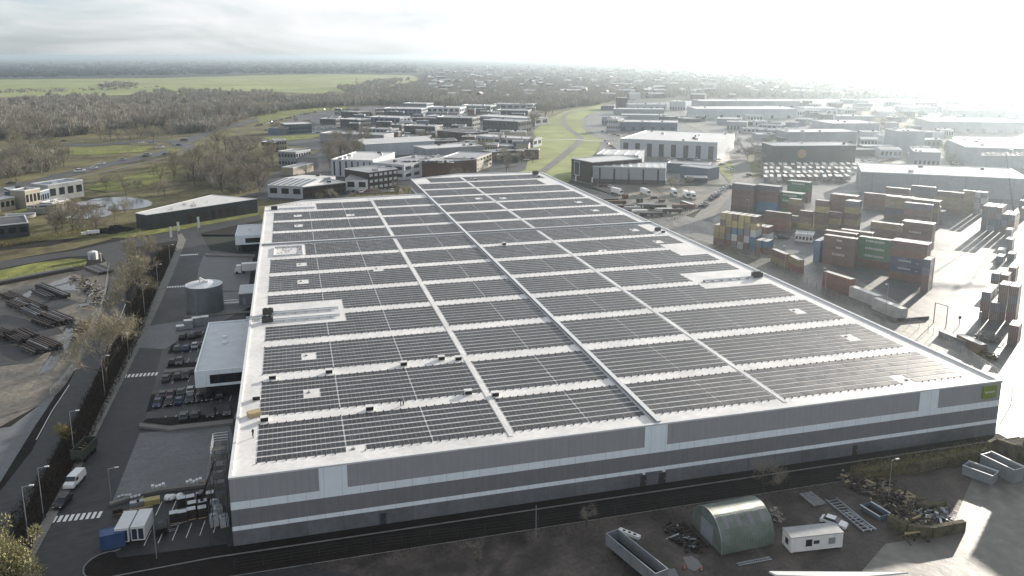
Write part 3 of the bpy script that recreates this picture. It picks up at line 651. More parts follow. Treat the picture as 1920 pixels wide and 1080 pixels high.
# lightning masts
b = MB(); b.tube((0, 0, .1), (0, 0, 3.6), .035, .015, n=5); mr_ = thing('lightning_mast', 'x', 'lightning mast', group='lightning masts standing in the gaps between the panels')
b.build('rod', 'galv', mr_); MB().box(-.3, .3, -.3, .3, .01, .14).build('foot', 'footpath', mr_)
pm = Proto(mr_)
for (u, v) in masts:
    side = 'left' if u < 77 else 'right'
    pm((u, v, ROOFZ), 0, 'thin lightning mast, %s band from the front, %s half of the roof' % (ORD[int(v // 21.9) + 1], side))
# roof vents: white hoods with dark louvres
vr = thing('roof_vent', 'x', 'vent', group='box vents on the roof strips')
MB().box(-.75, .75, -.5, .5, 0, .85).build('body', 'white_paint', vr); MB().box(-.7, .7, -.56, -.505, .08, .74).build('louvre', 'black', vr); MB().box(-.8, .8, -.62, .55, .86, .92).build('hood', 'membrane', vr)
vr_s = .85; pv = Proto(vr)
for (x, y, lb) in ((31.2, 136.2, 'first'), (137, 125, ''), (276.7, 110.7, ''), (347.5, 100, ''), (379, 100.7, ''), (16.2, 215, ''), (213, 194.5, ''), (397.5, 164.5, ''), (448, 168, '')):
    px, py = 480 + x, 570 + y; u, v = at(px, py + 4, ROOFZ); pv((u, v, ROOFZ), 0, 'white louvred vent on the %s roof strip from the front' % ORD[max(1, round(v / 21.9))])
for (px, py, lb) in ((945, 457, 'lone dark vent just behind the cross firewall, right of the long firewall'), (1243, 434, 'vent at the right roof edge behind the cross firewall'), (891, 336, 'tiny vent at the far end of the roof, left one'), (1010, 330, 'tiny vent at the far end of the roof, right one'), (481, 747, 'vent on the left roof margin beside the second array band')):
    u, v = at(px, py + 2, ROOFZ); pv((u, v, ROOFZ), R(rnd.uniform(-8, 8)), lb)
# plant zones: ducts, chiller, pipes
def duct(name, lb, u0, u1, v0, v1, mk='membrane_grey', cat='duct'):
    r = thing(name, lb, cat, (u0, v0, ROOFZ)); b = MB(); x = 0
    b.box(0, u1-u0, 0, .28, .25, .55); b.box(0, u1-u0, v1-v0-.28, v1-v0, .25, .55); b.build('duct_run', mk, r)
    s = MB()
    while x < u1 - u0: s.box(x, x + .12, -.1, v1-v0+.1, .0, .25); x += 3
    s.build('support', 'steel_dark', r); return r
duct('pipe_rack', 'twin pale pipe run on the bare roof patch behind the office block', 5.5, 23, 82, 83.6)
duct('pipe_rack', 'second pipe run just behind the first on the office roof patch', 5.5, 23, 88.5, 90.1)
duct('pipe_rack', 'pipe run on the bare patch at the far left corner of the roof', 6, 22, 246, 247.6)
duct('pipe_rack', 'thin pipe run on the bare patch near the right roof edge', 133, 153, 87.3, 88.3)
duct('pipe_rack', 'pipes crossing the parapet above the office block', -1, 4.5, 85, 87)
def unit(lb, u, v, s=1.0, rz=0):
    r = thing('plant_unit', lb, 'plant unit', (u, v, ROOFZ), rz); r.scale = (s, s, s)
    MB().box(-1.4, 1.4, -.8, .8, .15, 1.5).build('body', 'steel_dark', r); MB().tube((-.6, 0, 1.5), (-.6, 0, 1.75), .5, n=14).build('fan', 'black', r); MB().tube((.6, 0, 1.5), (.6, 0, 1.75), .5, n=14).build('fan', 'black', r)
    b = MB()
    for x in (-1.2, 1.2):
        for y in (-.6, .6): b.box(x-.06, x+.06, y-.06, y+.06, 0, .15)
    b.build('foot', 'galv', r)
unit('dark cooling unit at the left end of the pipes behind the office block', 4.5, 82.7); unit('dark cooling unit behind its twin near the office roof pipes', 4.5, 89.4)
unit('dark cooling unit on the white patch near the right roof edge', 151.5, 88, 1.1); unit('small dark unit by the right roof edge behind the cross firewall', 151.5, 160, .8); unit('dark unit at the far end of the roof', 150.5, 324, 1.2)
unit('cooling unit at the far left roof corner', 4.2, 247, 1)
tag(MB().box(-1.2, 1.2, -.9, .9, 0, .9).rot(R(20), 3.2, 24.5, ROOFZ).build('pallet_box', 'wood_pale'), 'tan plywood crate on the left roof edge near the front corner', 'crate')
# roof pit with ladder frame
pt = thing('roof_well', 'open roof well full of cables behind the cross firewall at the left edge', 'roof well', (5, 156, ROOFZ))
b = MB(); b.box(0, 10, 0, .3, 0, .5).box(0, 10, 13, 13.3, 0, .5).box(0, .3, .3, 13, 0, .5).box(9.7, 10, .3, 13, 0, .5); b.build('kerb', 'flashing', pt)
b = MB()
for _ in range(26):
    x, y = rnd.uniform(.8, 9), rnd.uniform(.8, 12); a_ = rnd.uniform(0, 3.1); l_ = rnd.uniform(.6, 2.2); b.bar((x, y, .02), (x + l_*math.cos(a_)*.5, y + l_*math.sin(a_)*.5, .05), .12, .12)
b.build('cable_tray', 'steel_dark', pt); MB().tube((5, 8, 0), (5, 8, 4), .05, n=5).build('mast', 'galv', pt)

# ================================================================= BUILDINGS BEYOND
CEN = []
def shed(label, A, B_, h, depth, wall='hall_grey', roof='roof_grey', z0=0, name='hall', cat='building', doors=0, door_h=4.5, door_m='steel_dark', wins=None, sky=0, plinth=None, rim='flashing', gable=0, stripes=0, stripe_m='glass_dark', stacks=0, px=True, awn=None, floors=1):
    """a flat or low-gabled block: front wall foot from A to B_, going `depth` metres back"""
    P, Q = (Vector(at(*A)), Vector(at(*B_))) if px else (Vector(A), Vector(B_))
    d = Q - P; ln = d.length; rz = math.atan2(d.y, d.x)
    r = thing(name, label, cat, (P.x, P.y, -.3), rz); h += .3; CEN.append(((P.x+Q.x)/2 - d.normalized().y*depth/2, (P.y+Q.y)/2 + d.normalized().x*depth/2, max(ln, depth)/2))
    b = MB()
    if gable:
        b.v = [(0, 0, 0), (ln, 0, 0), (ln, depth, 0), (0, depth, 0), (0, 0, h), (ln, 0, h), (ln, depth, h), (0, depth, h), (0, depth/2, h+gable), (ln, depth/2, h+gable)]
        b.f = [(0, 1, 5, 4), (1, 2, 6, 9, 5), (2, 3, 7, 6), (3, 0, 4, 8, 7)]; b.m = [0]*4
        b.build('wall', wall, r)
        k = MB(); k.poly([(-.3, -.4, h-.05), (ln+.3, -.4, h-.05), (ln+.3, depth/2, h+gable+.05), (-.3, depth/2, h+gable+.05)]); k.poly([(-.3, depth/2, h+gable+.05), (ln+.3, depth/2, h+gable+.05), (ln+.3, depth+.4, h-.05), (-.3, depth+.4, h-.05)])
        ro = k.build('roof', roof, r)
    else:
        b.box(0, ln, 0, depth, 0, h); b.build('wall', wall, r)
        k = MB().box(-.08, ln+.08, -.08, depth+.08, h + .003, h+.06); ro = k.build('roof', roof, r)
        t = .45; k = MB()
        k.box(-.15, ln+.15, -.15, t, h+.07, h+.5).box(-.15, ln+.15, depth-t, depth+.15, h+.07, h+.5).box(-.15, t, t, depth-t, h+.07, h+.5).box(ln-t, ln+.15, t, depth-t, h+.07, h+.5); k.build('parapet', rim, r)
    if plinth: MB().box(-.05, ln+.05, -.06, -.004, 0, plinth[1]).build('plinth', plinth[0], r)
    for i in range(doors):
        x = ln * (i + .5) / doors; wd = min(4.0, ln / doors * .5); MB().box(x - wd/2, x + wd/2, -.12, -.01, .2, door_h).build('door', door_m, r)
    if stripes:
        for i in range(stripes):
            x = ln * (i + .5) / stripes; MB().box(x - .55, x + .55, -.1, -.01, .8, h - .8).build('window', stripe_m, r)
    if wins:
        nf, nw, mk = wins
        fh = (h - .3) / nf
        for f in range(nf):
            for side in (0, 1):
                L_ = ln if side == 0 else depth; b = MB(); cnt = nw if side == 0 else max(2, int(nw * depth / max(ln, 1)))
                for i in range(cnt):
                    x = L_ * (i + .5) / cnt; wd = L_ / cnt * .62; z = .3 + f * fh + fh * .32
                    if side == 0: b.box(x - wd/2, x + wd/2, -.08, -.006, z, z + fh * .45)
                    else: b.box(ln + .006, ln + .08, x - wd/2, x + wd/2, z, z + fh * .45)
                b.build('window', mk, r)
    for i in range(sky):
        x = ln * (i + .5) / sky; zz = h + .07
        if gable: b = MB(); b.poly([(x-.8, 1, h + gable*2/depth + .08), (x+.8, 1, h + gable*2/depth + .08), (x+.8, depth*.47, h + gable*.94 + .10), (x-.8, depth*.47, h + gable*.94 + .10)]); b.build('skylight', 'hall_blue', r)
        else: MB().box(x - .8, x + .8, depth*.12, depth*.88, zz, zz + .35).build('skylight', 'membrane_grey', r)
    for i in range(stacks):
        x, y = rnd.uniform(1.5, ln-1.5), rnd.uniform(1.5, depth-1.5); s_ = rnd.uniform(.6, 1.6)
        MB().box(x-s_, x+s_, y-s_*.7, y+s_*.7, h+.07, h+.07+rnd.uniform(.7, 1.8)).build('roof_unit', rnd.choice(['galv', 'roof_white', 'steel_dark']), r)
    return r
G1 = 'buildings of the business park beyond the warehouse'
# --- left
hf = [at(254, 400, 7.2), at(275, 403.5, 7.2), at(482, 373, 7.2), at(398, 365.5, 7.2)]; hd = thing('hall', 'long low dark hall with a pale roof on the grass left of the warehouse', 'building', (hf[1][0], hf[1][1], -.3))
hl = [(x - hf[1][0], y - hf[1][1]) for x, y in hf]; MB().prism(hl, 0, 7.45).build('wall', 'hall_dark', hd)
hq = inset(hl, .3); MB().prism([(x, y) for x, y in hq], 7.452, 7.52).build('roof', 'roof_white', hd)
for k in range(4):
    p_, q_ = Vector((*hl[k], 7.45)), Vector((*hl[(k+1) % 4], 7.45)); MB().bar(p_, q_, .35, .25).build('parapet', 'flashing', hd)
dh_ = (Vector(hl[2]) - Vector(hl[1])); dn_ = dh_.normalized(); pn_ = Vector((dn_.y, -dn_.x))
for k in range(7):
    c_ = Vector(hl[1]) + dh_ * (.36 + .07 * k) + pn_ * .05; b = MB(); b.bar((c_.x - dn_.x*1.0, c_.y - dn_.y*1.0, 1.0), (c_.x + dn_.x*1.0, c_.y + dn_.y*1.0, 1.0), .12, 4.2); b.build('window', 'brick_dark', hd)
shed('white hall with blue roof light strips and brick office end beyond the warehouse corner', (503, 369), (568, 372), 7, 42, 'hall_white', 'roof_white', sky=6, gable=1.2, wins=(1, 3, 'glass_dark'), stacks=1)
shed('low dark brick office wing joined to the white strip-lit hall', (569, 372), (649, 362), 6.2, 20, 'brick_dark', 'roof_white', wins=(2, 9, 'glass_dark'), stacks=2)
shed('small white house-like block with two dark windows between brick offices', (648, 357), (690, 358), 7, 22, 'white_paint', 'roof_grey', gable=1.5, wins=(1, 2, 'glass_dark'))
shed('three storey dark brick office with white window bands behind the warehouse corner', (692, 358), (746, 350), 11, 24, 'brick_dark', 'roof_grey', wins=(3, 6, 'membrane_grey'), stacks=3)
shed('pale hall with tall dark vertical window slots', (622, 330), (700, 332), 11, 48, 'hall_white', 'roof_white', stripes=7, stacks=6)
shed('plain pale wing continuing the slotted hall to the right', (701, 332), (758, 337), 9.5, 48, 'hall_white', 'roof_grey', wins=(2, 3, 'glass_dark'), stacks=4)
shed('long red-brick hall with parked cars on its roof', (760, 332), (893, 322), 8.5, 30, 'brick', 'roof_grey', stacks=8)
shed('cream curved-looking office end of the red-brick hall', (894, 322), (922, 310), 9, 26, 'cream', 'roof_grey', wins=(3, 5, 'glass_dark'))
shed('big pale blue gabled hall behind the slotted hall', (685, 294), (815, 286), 10, 42, 'hall_white', 'roof_white', gable=2.2, doors=0, stacks=3)
shed('pale hall roof stretching behind the red-brick hall', (800, 303), (905, 296), 9.5, 26, 'hall_grey', 'roof_white', stacks=4)
shed('dark brown brick box beside the pale blue gabled hall', (816, 280), (858, 279), 7, 22, 'brick_dark', 'roof_dark')
shed('long low grey hall behind the bare poplars', (600, 266), (720, 270), 8, 22, 'hall_grey', 'roof_grey', stacks=3)
shed('cream two storey block with small square windows at the edge of the trees', (516, 284), (538, 283), 9, 14, 'cream', 'roof_grey', wins=(2, 5, 'glass_dark'))
shed('dark block joined to the cream two storey block', (491, 284), (515, 285), 8, 14, 'brick_dark', 'roof_dark')
shed('grey two storey block with pale end wall below the cream block', (523, 312), (556, 314), 11, 18, 'hall_grey', 'roof_grey', wins=(2, 6, 'glass_dark'))
shed('low grey house with gabled roof beside the grey two storey block', (558, 314), (596, 312), 6.5, 16, 'hall_grey', 'roof_dark', gable=2)
shed('long blank cream wall of a store at the edge of the wood', (550, 329), (588, 320), 5, 9, 'cream', 'roof_grey')
shed('glass fronted blue office with white roof among parked cars', (536, 250), (585, 248), 9, 26, 'glass_blue', 'roof_white', wins=(2, 12, 'hall_blue'))
shed('low blue-grey workshop left of the glass fronted office', (503, 250), (534, 251), 5.5, 18, 'hall_blue', 'roof_grey')
# business park rows: (x left, y foot, x right, y foot, height, depth, wall, roof, what)
rows = [(758, 252, 816, 254, 9, 20, 'hall_dark', 'roof_grey', 'dark brown brick works with pale roof left of centre'),
 (820, 262, 880, 268, 9, 26, 'brick_dark', 'roof_dark', 'dark brick hall row with saw edge roof near the middle'),
 (880, 268, 925, 272, 7, 20, 'hall_white', 'roof_white', 'white workshop with grey canopy near the green strip'),
 (926, 272, 1000, 276, 7, 18, 'hall_white', 'roof_white', 'long white workshop ending at the green strip'),
 (905, 248, 972, 252, 13, 26, 'hall_dark', 'roof_grey', 'tall dark office slab close to the green strip'),
 (818, 238, 886, 240, 11, 24, 'hall_dark', 'roof_grey', 'dark framed office with white window bands'),
 (893, 230, 1003, 236, 8, 30, 'hall_grey', 'roof_white', 'broad pale roofed hall behind the tall dark slab'),
 (692, 232, 750, 234, 8, 26, 'hall_blue', 'roof_white', 'blue-grey hall with white roof beyond the parked cars'),
 (640, 222, 672, 224, 9, 20, 'hall_dark', 'roof_grey', 'two storey dark office on the road side of the park'),
 (638, 238, 672, 240, 9, 22, 'hall_dark', 'roof_white', 'dark office with glazed ground floor by the car lots'),
 (718, 216, 790, 217, 9, 32, 'hall_blue', 'roof_white', 'far pale blue roofed hall under the trees'),
 (755, 205, 800, 206, 9, 26, 'hall_grey', 'roof_white', 'far grey hall against the brown wood'),
 (800, 212, 862, 213, 8, 34, 'hall_white', 'roof_white', 'far white hall below the wood edge'),
 (865, 208, 920, 209, 8, 30, 'hall_grey', 'roof_white', 'far flat roofed hall near the head of the green strip'),
 (925, 205, 1000, 206, 8, 30, 'hall_grey', 'roof_white', 'farthest long flat hall left of the green strip'),
 (800, 228, 850, 230, 7, 22, 'hall_grey', 'roof_grey', 'grey workshop in the second row of the park'),
 (745, 268, 795, 270, 6, 16, 'hall_dark', 'roof_dark', 'low dark store at the foot of the poplars'),
 (930, 218, 990, 219, 8, 24, 'hall_dark', 'roof_grey', 'dark roofed hall in the third row by the green strip'),
 (690, 250, 735, 252, 5, 14, 'hall_grey', 'roof_grey', 'low grey shed among parked cars'),
 (600, 232, 630, 233, 6, 18, 'hall_dark', 'roof_grey', 'small dark dealership by the road'),
 (858, 292, 900, 286, 8, 16, 'hall_grey', 'roof_dark', 'grey rooftop block behind the brick hall'),
 (925, 300, 965, 296, 6, 14, 'brick', 'roof_grey', 'small brick workshop between cream office and green strip')]
for r_ in rows: shed(r_[8], (r_[0], r_[1]), (r_[2], r_[3]), r_[4], r_[5], r_[6], r_[7], wins=(2, 9, 'glass_dark') if r_[4] > 8 else (1, 6, 'glass_dark'), stacks=2)
# --- centre right
o_ = shed('dark brown brick office with a tall framed corner window at the green strip', (1071, 334), (1110, 343), 13, 40, 'brick_dark', 'roof_white')
MB().box(4.0, 9.6, -.14, -.01, 3.5, 12).build('window', 'glass_blue', o_); f = MB(); f.box(3.6, 3.98, -.2, -.02, 3.1, 12.4).box(9.62, 10, -.2, -.02, 3.1, 12.4).box(3.98, 9.62, -.2, -.02, 3.1, 3.48).box(3.98, 9.62, -.2, -.02, 12.02, 12.4); f.build('frame', 'flashing', o_)
shed('pale grey workshop hall with dark vertical joints and dark plinth, next to the brick office', (1111, 343), (1247, 347), 10.5, 26, 'hall_grey', 'roof_white', plinth=('hall_dark', 3.2), stripes=5, sky=9)
shed('white roofed rear hall behind the pale grey workshop hall', (1117, 322), (1196, 325), 12, 36, 'hall_grey', 'roof_white', sky=4)
shed('small blue grey block behind the workshop yard', (1250, 322), (1328, 326), 6, 12, 'hall_blue', 'roof_grey')
shed('dark blue grey box building at the grass corner', (1275, 332), (1328, 338), 7.5, 14, 'hall_blue', 'roof_grey')
shed('low white topped store in front of the dark blue grey box', (1284, 342), (1326, 343), 3, 8, 'hall_dark', 'roof_white')
w3 = shed('large white roofed distribution hall with eight dark loading doors', (1162, 290), (1344, 299), 13, 85, 'hall_white', 'roof_white', doors=8, door_h=10.5, door_m='hall_dark', stacks=9)
rows = [(1137, 244, 1158, 245, 12, 18, 'hall_white', 'roof_white', 'white two storey office with dark slit windows behind the loading door hall', 2),
 (1160, 244, 1270, 246, 9, 30, 'hall_blue', 'roof_white', 'blue grey works with rounded white roof lights', 1),
 (1128, 232, 1160, 234, 8, 20, 'hall_grey', 'roof_white', 'small grey hall at the curve of the footpath', 1),
 (1165, 226, 1250, 227, 7, 22, 'hall_grey', 'roof_white', 'long white strip roof behind the rounded roof lights', 1),
 (1150, 214, 1245, 215, 7, 26, 'hall_grey', 'roof_white', 'second long white strip roof in the far rows', 1),
 (1178, 206, 1250, 206, 8, 26, 'hall_white', 'roof_white', 'third long white strip roof near the wood', 1),
 (1158, 203, 1176, 203, 16, 20, 'brick_dark', 'roof_white', 'dark tower block with pale top at the head of the path', 3),
 (1255, 205, 1285, 206, 12, 26, 'hall_white', 'roof_white', 'white block where the far road bends', 1),
 (1305, 222, 1495, 222, 12, 60, 'hall_white', 'roof_white', 'very long pale hall with bright roof in the far distance', 1),
 (1310, 203, 1500, 203, 11, 50, 'hall_grey', 'roof_white', 'second very long bright roof behind the first', 1),
 (1345, 232, 1390, 233, 6, 24, 'hall_grey', 'roof_white', 'small strip roof in front of the long pale hall', 1),
 (1362, 242, 1400, 243, 8, 18, 'hall_grey', 'roof_white', 'grey block by the junction of the far road', 1),
 (1510, 214, 1570, 214, 8, 40, 'hall_white', 'roof_white', 'bright roofed hall right of the very long hall', 1),
 (1560, 252, 1648, 251, 11, 46, 'hall_grey', 'roof_white', 'grey hall with bright roof where the two far roads part', 1),
 (1478, 273, 1605, 272, 12, 30, 'hall_grey', 'roof_white', 'grey wall with bright roof edge above the truck park', 1),
 (1449, 306, 1603, 305, 13, 26, 'hall_dark', 'roof_grey', 'dark fronted hall with pale grey roof and a faded round emblem', 0),
 (1465, 271, 1512, 271, 6, 14, 'hall_dark', 'roof_white', 'small bright roof behind the dark fronted hall', 0),
 (1420, 262, 1455, 262, 5, 18, 'hall_grey', 'roof_white', 'low bright roof beside the far road', 1),
 (1418, 284, 1446, 284, 5, 14, 'hall_white', 'roof_white', 'small white house by the road bend', 2),
 (1742, 247, 1920, 250, 11, 60, 'hall_grey', 'roof_white', 'long grey hall at the right edge beyond the far road', 1),
 (1790, 220, 1990, 222, 9, 50, 'hall_grey', 'roof_white', 'thin bright roof at the right edge in the distance', 1),
 (1825, 198, 2000, 200, 9, 60, 'hall_grey', 'roof_white', 'farthest bright roof at the right edge', 1),
 (1698, 210, 1756, 210, 7, 40, 'hall_white', 'roof_white', 'small bright far roof below the haze', 1),
 (1682, 284, 1732, 284, 17, 26, 'hall_grey', 'roof_grey', 'square grey silo block in the middle of the right hand works', 0),
 (1712, 310, 1762, 312, 10, 30, 'hall_grey', 'roof_white', 'grey store with bright roof in front of the silo block', 1),
 (1808, 312, 2000, 318, 14, 60, 'hall_grey', 'roof_white', 'large grey hall with ribbed bright roof at the right edge', 0),
 (1612, 360, 1925, 376, 12, 46, 'hall_grey', 'roof_white', 'huge bright roofed terminal shed behind the container stacks', 0),
 (1570, 225, 1640, 226, 5, 24, 'hall_grey', 'roof_white', 'low pale roof in the open ground of the works', 1)]
for r_ in rows:
    q_ = shed(r_[8], (r_[0], r_[1]), (r_[2], r_[3]), r_[4], r_[5], r_[6], r_[7], wins=(r_[9], 6, 'hall_dark') if r_[9] > 1 else None, stacks=3, doors=0 if r_[9] != 1 or r_[4] < 8 else 6, door_h=4.2, door_m='hall_dark')
    if 'emblem' in r_[8]: MB().tube((22, -.15, 7.4), (22, -.02, 7.4), 3.4, n=24).build('emblem', mat('emblem_orange', (.30, .17, .06), .6), q_)
shed('grey neighbouring works hall outside the right edge of the view', (181, -45), (230, -45), 16.5, 56, 'hall_grey', 'roof_white', px=False, z0=0)
def infill(P, n_, label, group, smin, smax, walls, roofs):
    xs, ys = [p[0] for p in P], [p[1] for p in P]; k = t_ = 0
    while k < n_ and t_ < 3000:
        t_ += 1; x, y = rnd.uniform(min(xs), max(xs)), rnd.uniform(min(ys), max(ys)); c_ = False
        for i in range(len(P)):
            x0, y0 = P[i]; x1, y1 = P[i-1]
            if (y0 > y) != (y1 > y) and x < (x1 - x0) * (y - y0) / (y1 - y0) + x0: c_ = not c_
        if not c_: continue
        g = at(x, y); w_, d_ = rnd.uniform(smin, smax), rnd.uniform(smin, smax) * .6
        if any(math.hypot(g[0]-a_, g[1]-b_) < r_ + max(w_, d_) * .62 for a_, b_, r_ in CEN): continue
        an = rnd.choice([R(-22), R(-18), R(-26), R(-55)]) ; A_ = (g[0] - w_/2*math.cos(an), g[1] - w_/2*math.sin(an)); B_ = (g[0] + w_/2*math.cos(an), g[1] + w_/2*math.sin(an))
        o = shed(label, A_, B_, rnd.uniform(3.5, 8), d_, rnd.choice(walls), rnd.choice(roofs), px=False, wins=(1, 5, 'glass_dark') if rnd.random() < .5 else None, stacks=rnd.choice([0, 1, 2]), gable=rnd.choice([0, 0, 0, 1.5])); o['group'] = group; k += 1
infill([(620, 212), (1000, 204), (1000, 300), (930, 310), (830, 262), (620, 262)], 70, 'small block squeezed between the park halls', 'small blocks of the business park', 8, 17, ['hall_grey', 'brick', 'hall_dark', 'cream', 'brick_dark', 'hall_blue'], ['roof_grey', 'roof_white', 'roof_dark'])
infill([(1135, 205), (1290, 196), (1800, 192), (1800, 262), (1740, 300), (1640, 300), (1440, 262), (1390, 240), (1300, 226), (1180, 238)], 75, 'small works building in the hazy right distance', 'small works buildings on the right', 10, 30, ['hall_grey', 'hall_white', 'hall_dark', 'hall_blue'], ['roof_white', 'roof_grey'])
# --- water works at the left
rows = [(27, 386, 52, 383, 8, 14, 'hall_dark', 'roof_grey', 'dark sided control block of the water works'), (50, 390, 78, 384, 9, 10, 'cream', 'roof_grey', 'grey stone block with four small windows at the water works'),
 (76, 384, 94, 379, 7, 20, 'hall_blue', 'roof_dark', 'blue roofed shed of the water works'), (93, 378, 158, 367, 9, 14, 'roof_grey', 'hall_blue', 'pale walled filter hall of the water works'),
 (-8, 398, 30, 391, 6, 12, 'cream', 'roof_white', 'low pale garage block at the left edge'), (-30, 450, 56, 441, 5.5, 22, 'hall_dark', 'roof_dark', 'flat dark roofed block at the left edge'),
 (100, 396, 134, 388, 4, 8, 'cream', 'roof_white', 'small pale pump house in the water works')]
for r_ in rows: shed(r_[8], (r_[0], r_[1]), (r_[2], r_[3]), r_[4], r_[5], r_[6], r_[7], wins=(1, 4, 'glass_dark'), stacks=1)
def basin(lb, px, py, rr, h, fill='water', leg=False):
    u, v = at(px, py); r = thing('settling_basin', lb, 'basin', (u, v, -.1)); b = MB(); n_ = 28
    for k in range(n_):
        a0, a1 = 2*math.pi*k/n_, 2*math.pi*(k+1)/n_; c0, s0, c1, s1 = math.cos(a0), math.sin(a0), math.cos(a1), math.sin(a1)
        b.poly([(rr*c0, rr*s0, 0), (rr*c1, rr*s1, 0), (rr*c1, rr*s1, h), (rr*c0, rr*s0, h)]); b.poly([(rr*c0, rr*s0, h), (rr*c1, rr*s1, h), ((rr-.7)*c1, (rr-.7)*s1, h), ((rr-.7)*c0, (rr-.7)*s0, h)])
        b.poly([((rr-.7)*c1, (rr-.7)*s1, h), ((rr-.7)*c1, (rr-.7)*s1, h-1), ((rr-.7)*c0, (rr-.7)*s0, h-1), ((rr-.7)*c0, (rr-.7)*s0, h)])
    b.build('wall', 'kerb', r); MB().poly([((rr-.72)*math.cos(2*math.pi*k/n_), (rr-.72)*math.sin(2*math.pi*k/n_), h-.35) for k in range(n_)]).build('water_surface', fill, r)
    MB().bar((-rr, 0, h + .1), (rr, 0, h + .1), .9, .5).build('scraper_bridge', 'flashing', r)
basin('round raised concrete tank in the water works', 86, 396, 8.5, 3.2); basin('low round basin at the water works left of the ponds', 38, 407, 7, 1.4, 'roof_dark'); basin('half sunk round basin at the edge of the upper pond', 168, 384, 8, 1.2, 'membrane_grey')

# ================================================================= VEHICLES
def car_proto(body_m, label, kind='car', group=None):
    """length along +Y (front at +Y)"""
    r = thing(kind.replace(' ', '_'), label, kind, group=group)
    if kind == 'van': Ln, W_, prof = 5.2, 1.95, [(-2.6, .45), (-2.6, 1.0), (-2.52, 2.0), (1.1, 2.1), (1.75, 1.35), (2.5, 1.1), (2.6, .75), (2.6, .4)]
    else: Ln, W_, prof = 4.4, 1.78, [(-2.2, .4), (-2.2, .85), (-2.05, .98), (-1.55, 1.05), (1.0, .98), (2.0, .82), (2.2, .62), (2.2, .35)]
    b = MB(); n_ = len(prof); w2 = W_ / 2
    for s in (-1, 1):
        pts = [(s * w2 * (1 if z < 1.2 else .9), y, z) for y, z in prof]; b.poly(pts if s < 0 else pts[::-1])
    for i in range(n_):
        (y0, z0), (y1, z1) = prof[i], prof[(i+1) % n_]; wa, wb_ = w2 * (1 if z0 < 1.2 else .9), w2 * (1 if z1 < 1.2 else .9); b.poly([(-wa, y0, z0), (wa, y0, z0), (wb_, y1, z1), (-wb_, y1, z1)][::-1])
    b.build('body', body_m, r)
    if kind == 'van':
        MB().box(-.80, .80, 1.22, 1.28, 1.4, 1.9).rot(0).build('windscreen', 'glass_dark', r)
        b = MB(); b.poly([(-.84, 1.16, 2.04), (.84, 1.16, 2.04), (.86, 1.75, 1.40), (-.86, 1.75, 1.40)][::-1]); b.v = [(x, y + .03, z + .03) for x, y, z in b.v]; r_c = b.build('windscreen', 'glass_dark', r)
        for s in (-1, 1): MB().box(min(s*.975, s*.99), max(s*.975, s*.99), .4, 1.3, 1.2, 1.75).build('side_window', 'glass_dark', r)
    else:
        c = MB(); lo, hi = [(-.82, -1.75), (.82, -1.75), (.82, .95), (-.82, .95)], [(-.66, -1.25), (.66, -1.25), (.66, .25), (-.66, .25)]
        i = len(c.v); c.v += [(x, y, 1.0) for x, y in lo] + [(x, y, 1.44) for x, y in hi]
        c.f += [(0, 1, 5, 4), (1, 2, 6, 5), (2, 3, 7, 6), (3, 0, 4, 7)]; c.m += [0]*4; c.build('window', 'glass_dark', r)
        MB().box(-.67, .67, -1.27, .27, 1.441, 1.475).build('roof', body_m, r)
    for s in (-1, 1):
        for y in (-Ln*.31, Ln*.31): MB().tube((s*(w2 - .22), y, .33), (s*(w2 + .01), y, .33), .33, n=10).build('wheel', 'black', r)
        MB().box(min(s*.45, s*.75), max(s*.45, s*.75), Ln/2 - .02, Ln/2 + .02, .6, .75).build('headlight', 'white_paint', r)
    return Proto(r)
PAINT = {'black': (.012, .012, .014), 'dark grey': (.05, .052, .056), 'silver': (.36, .37, .38), 'white': (.7, .7, .7), 'dark blue': (.02, .035, .08), 'dark red': (.09, .015, .015)}
for k, c in PAINT.items(): M['p_' + k] = mat('paint_' + k.replace(' ', '_'), c, .4, .35, coat=.15)
CAR = {k: car_proto('p_' + k, 'x', group='cars in view') for k in PAINT}
def car(k, px, py, heading, label, group=None):
    u, v = at(px, py); return CAR[k]((u, v, .035), heading, label, group or 'cars in the warehouse car park')
J = lambda: R(rnd.uniform(-3, 3))
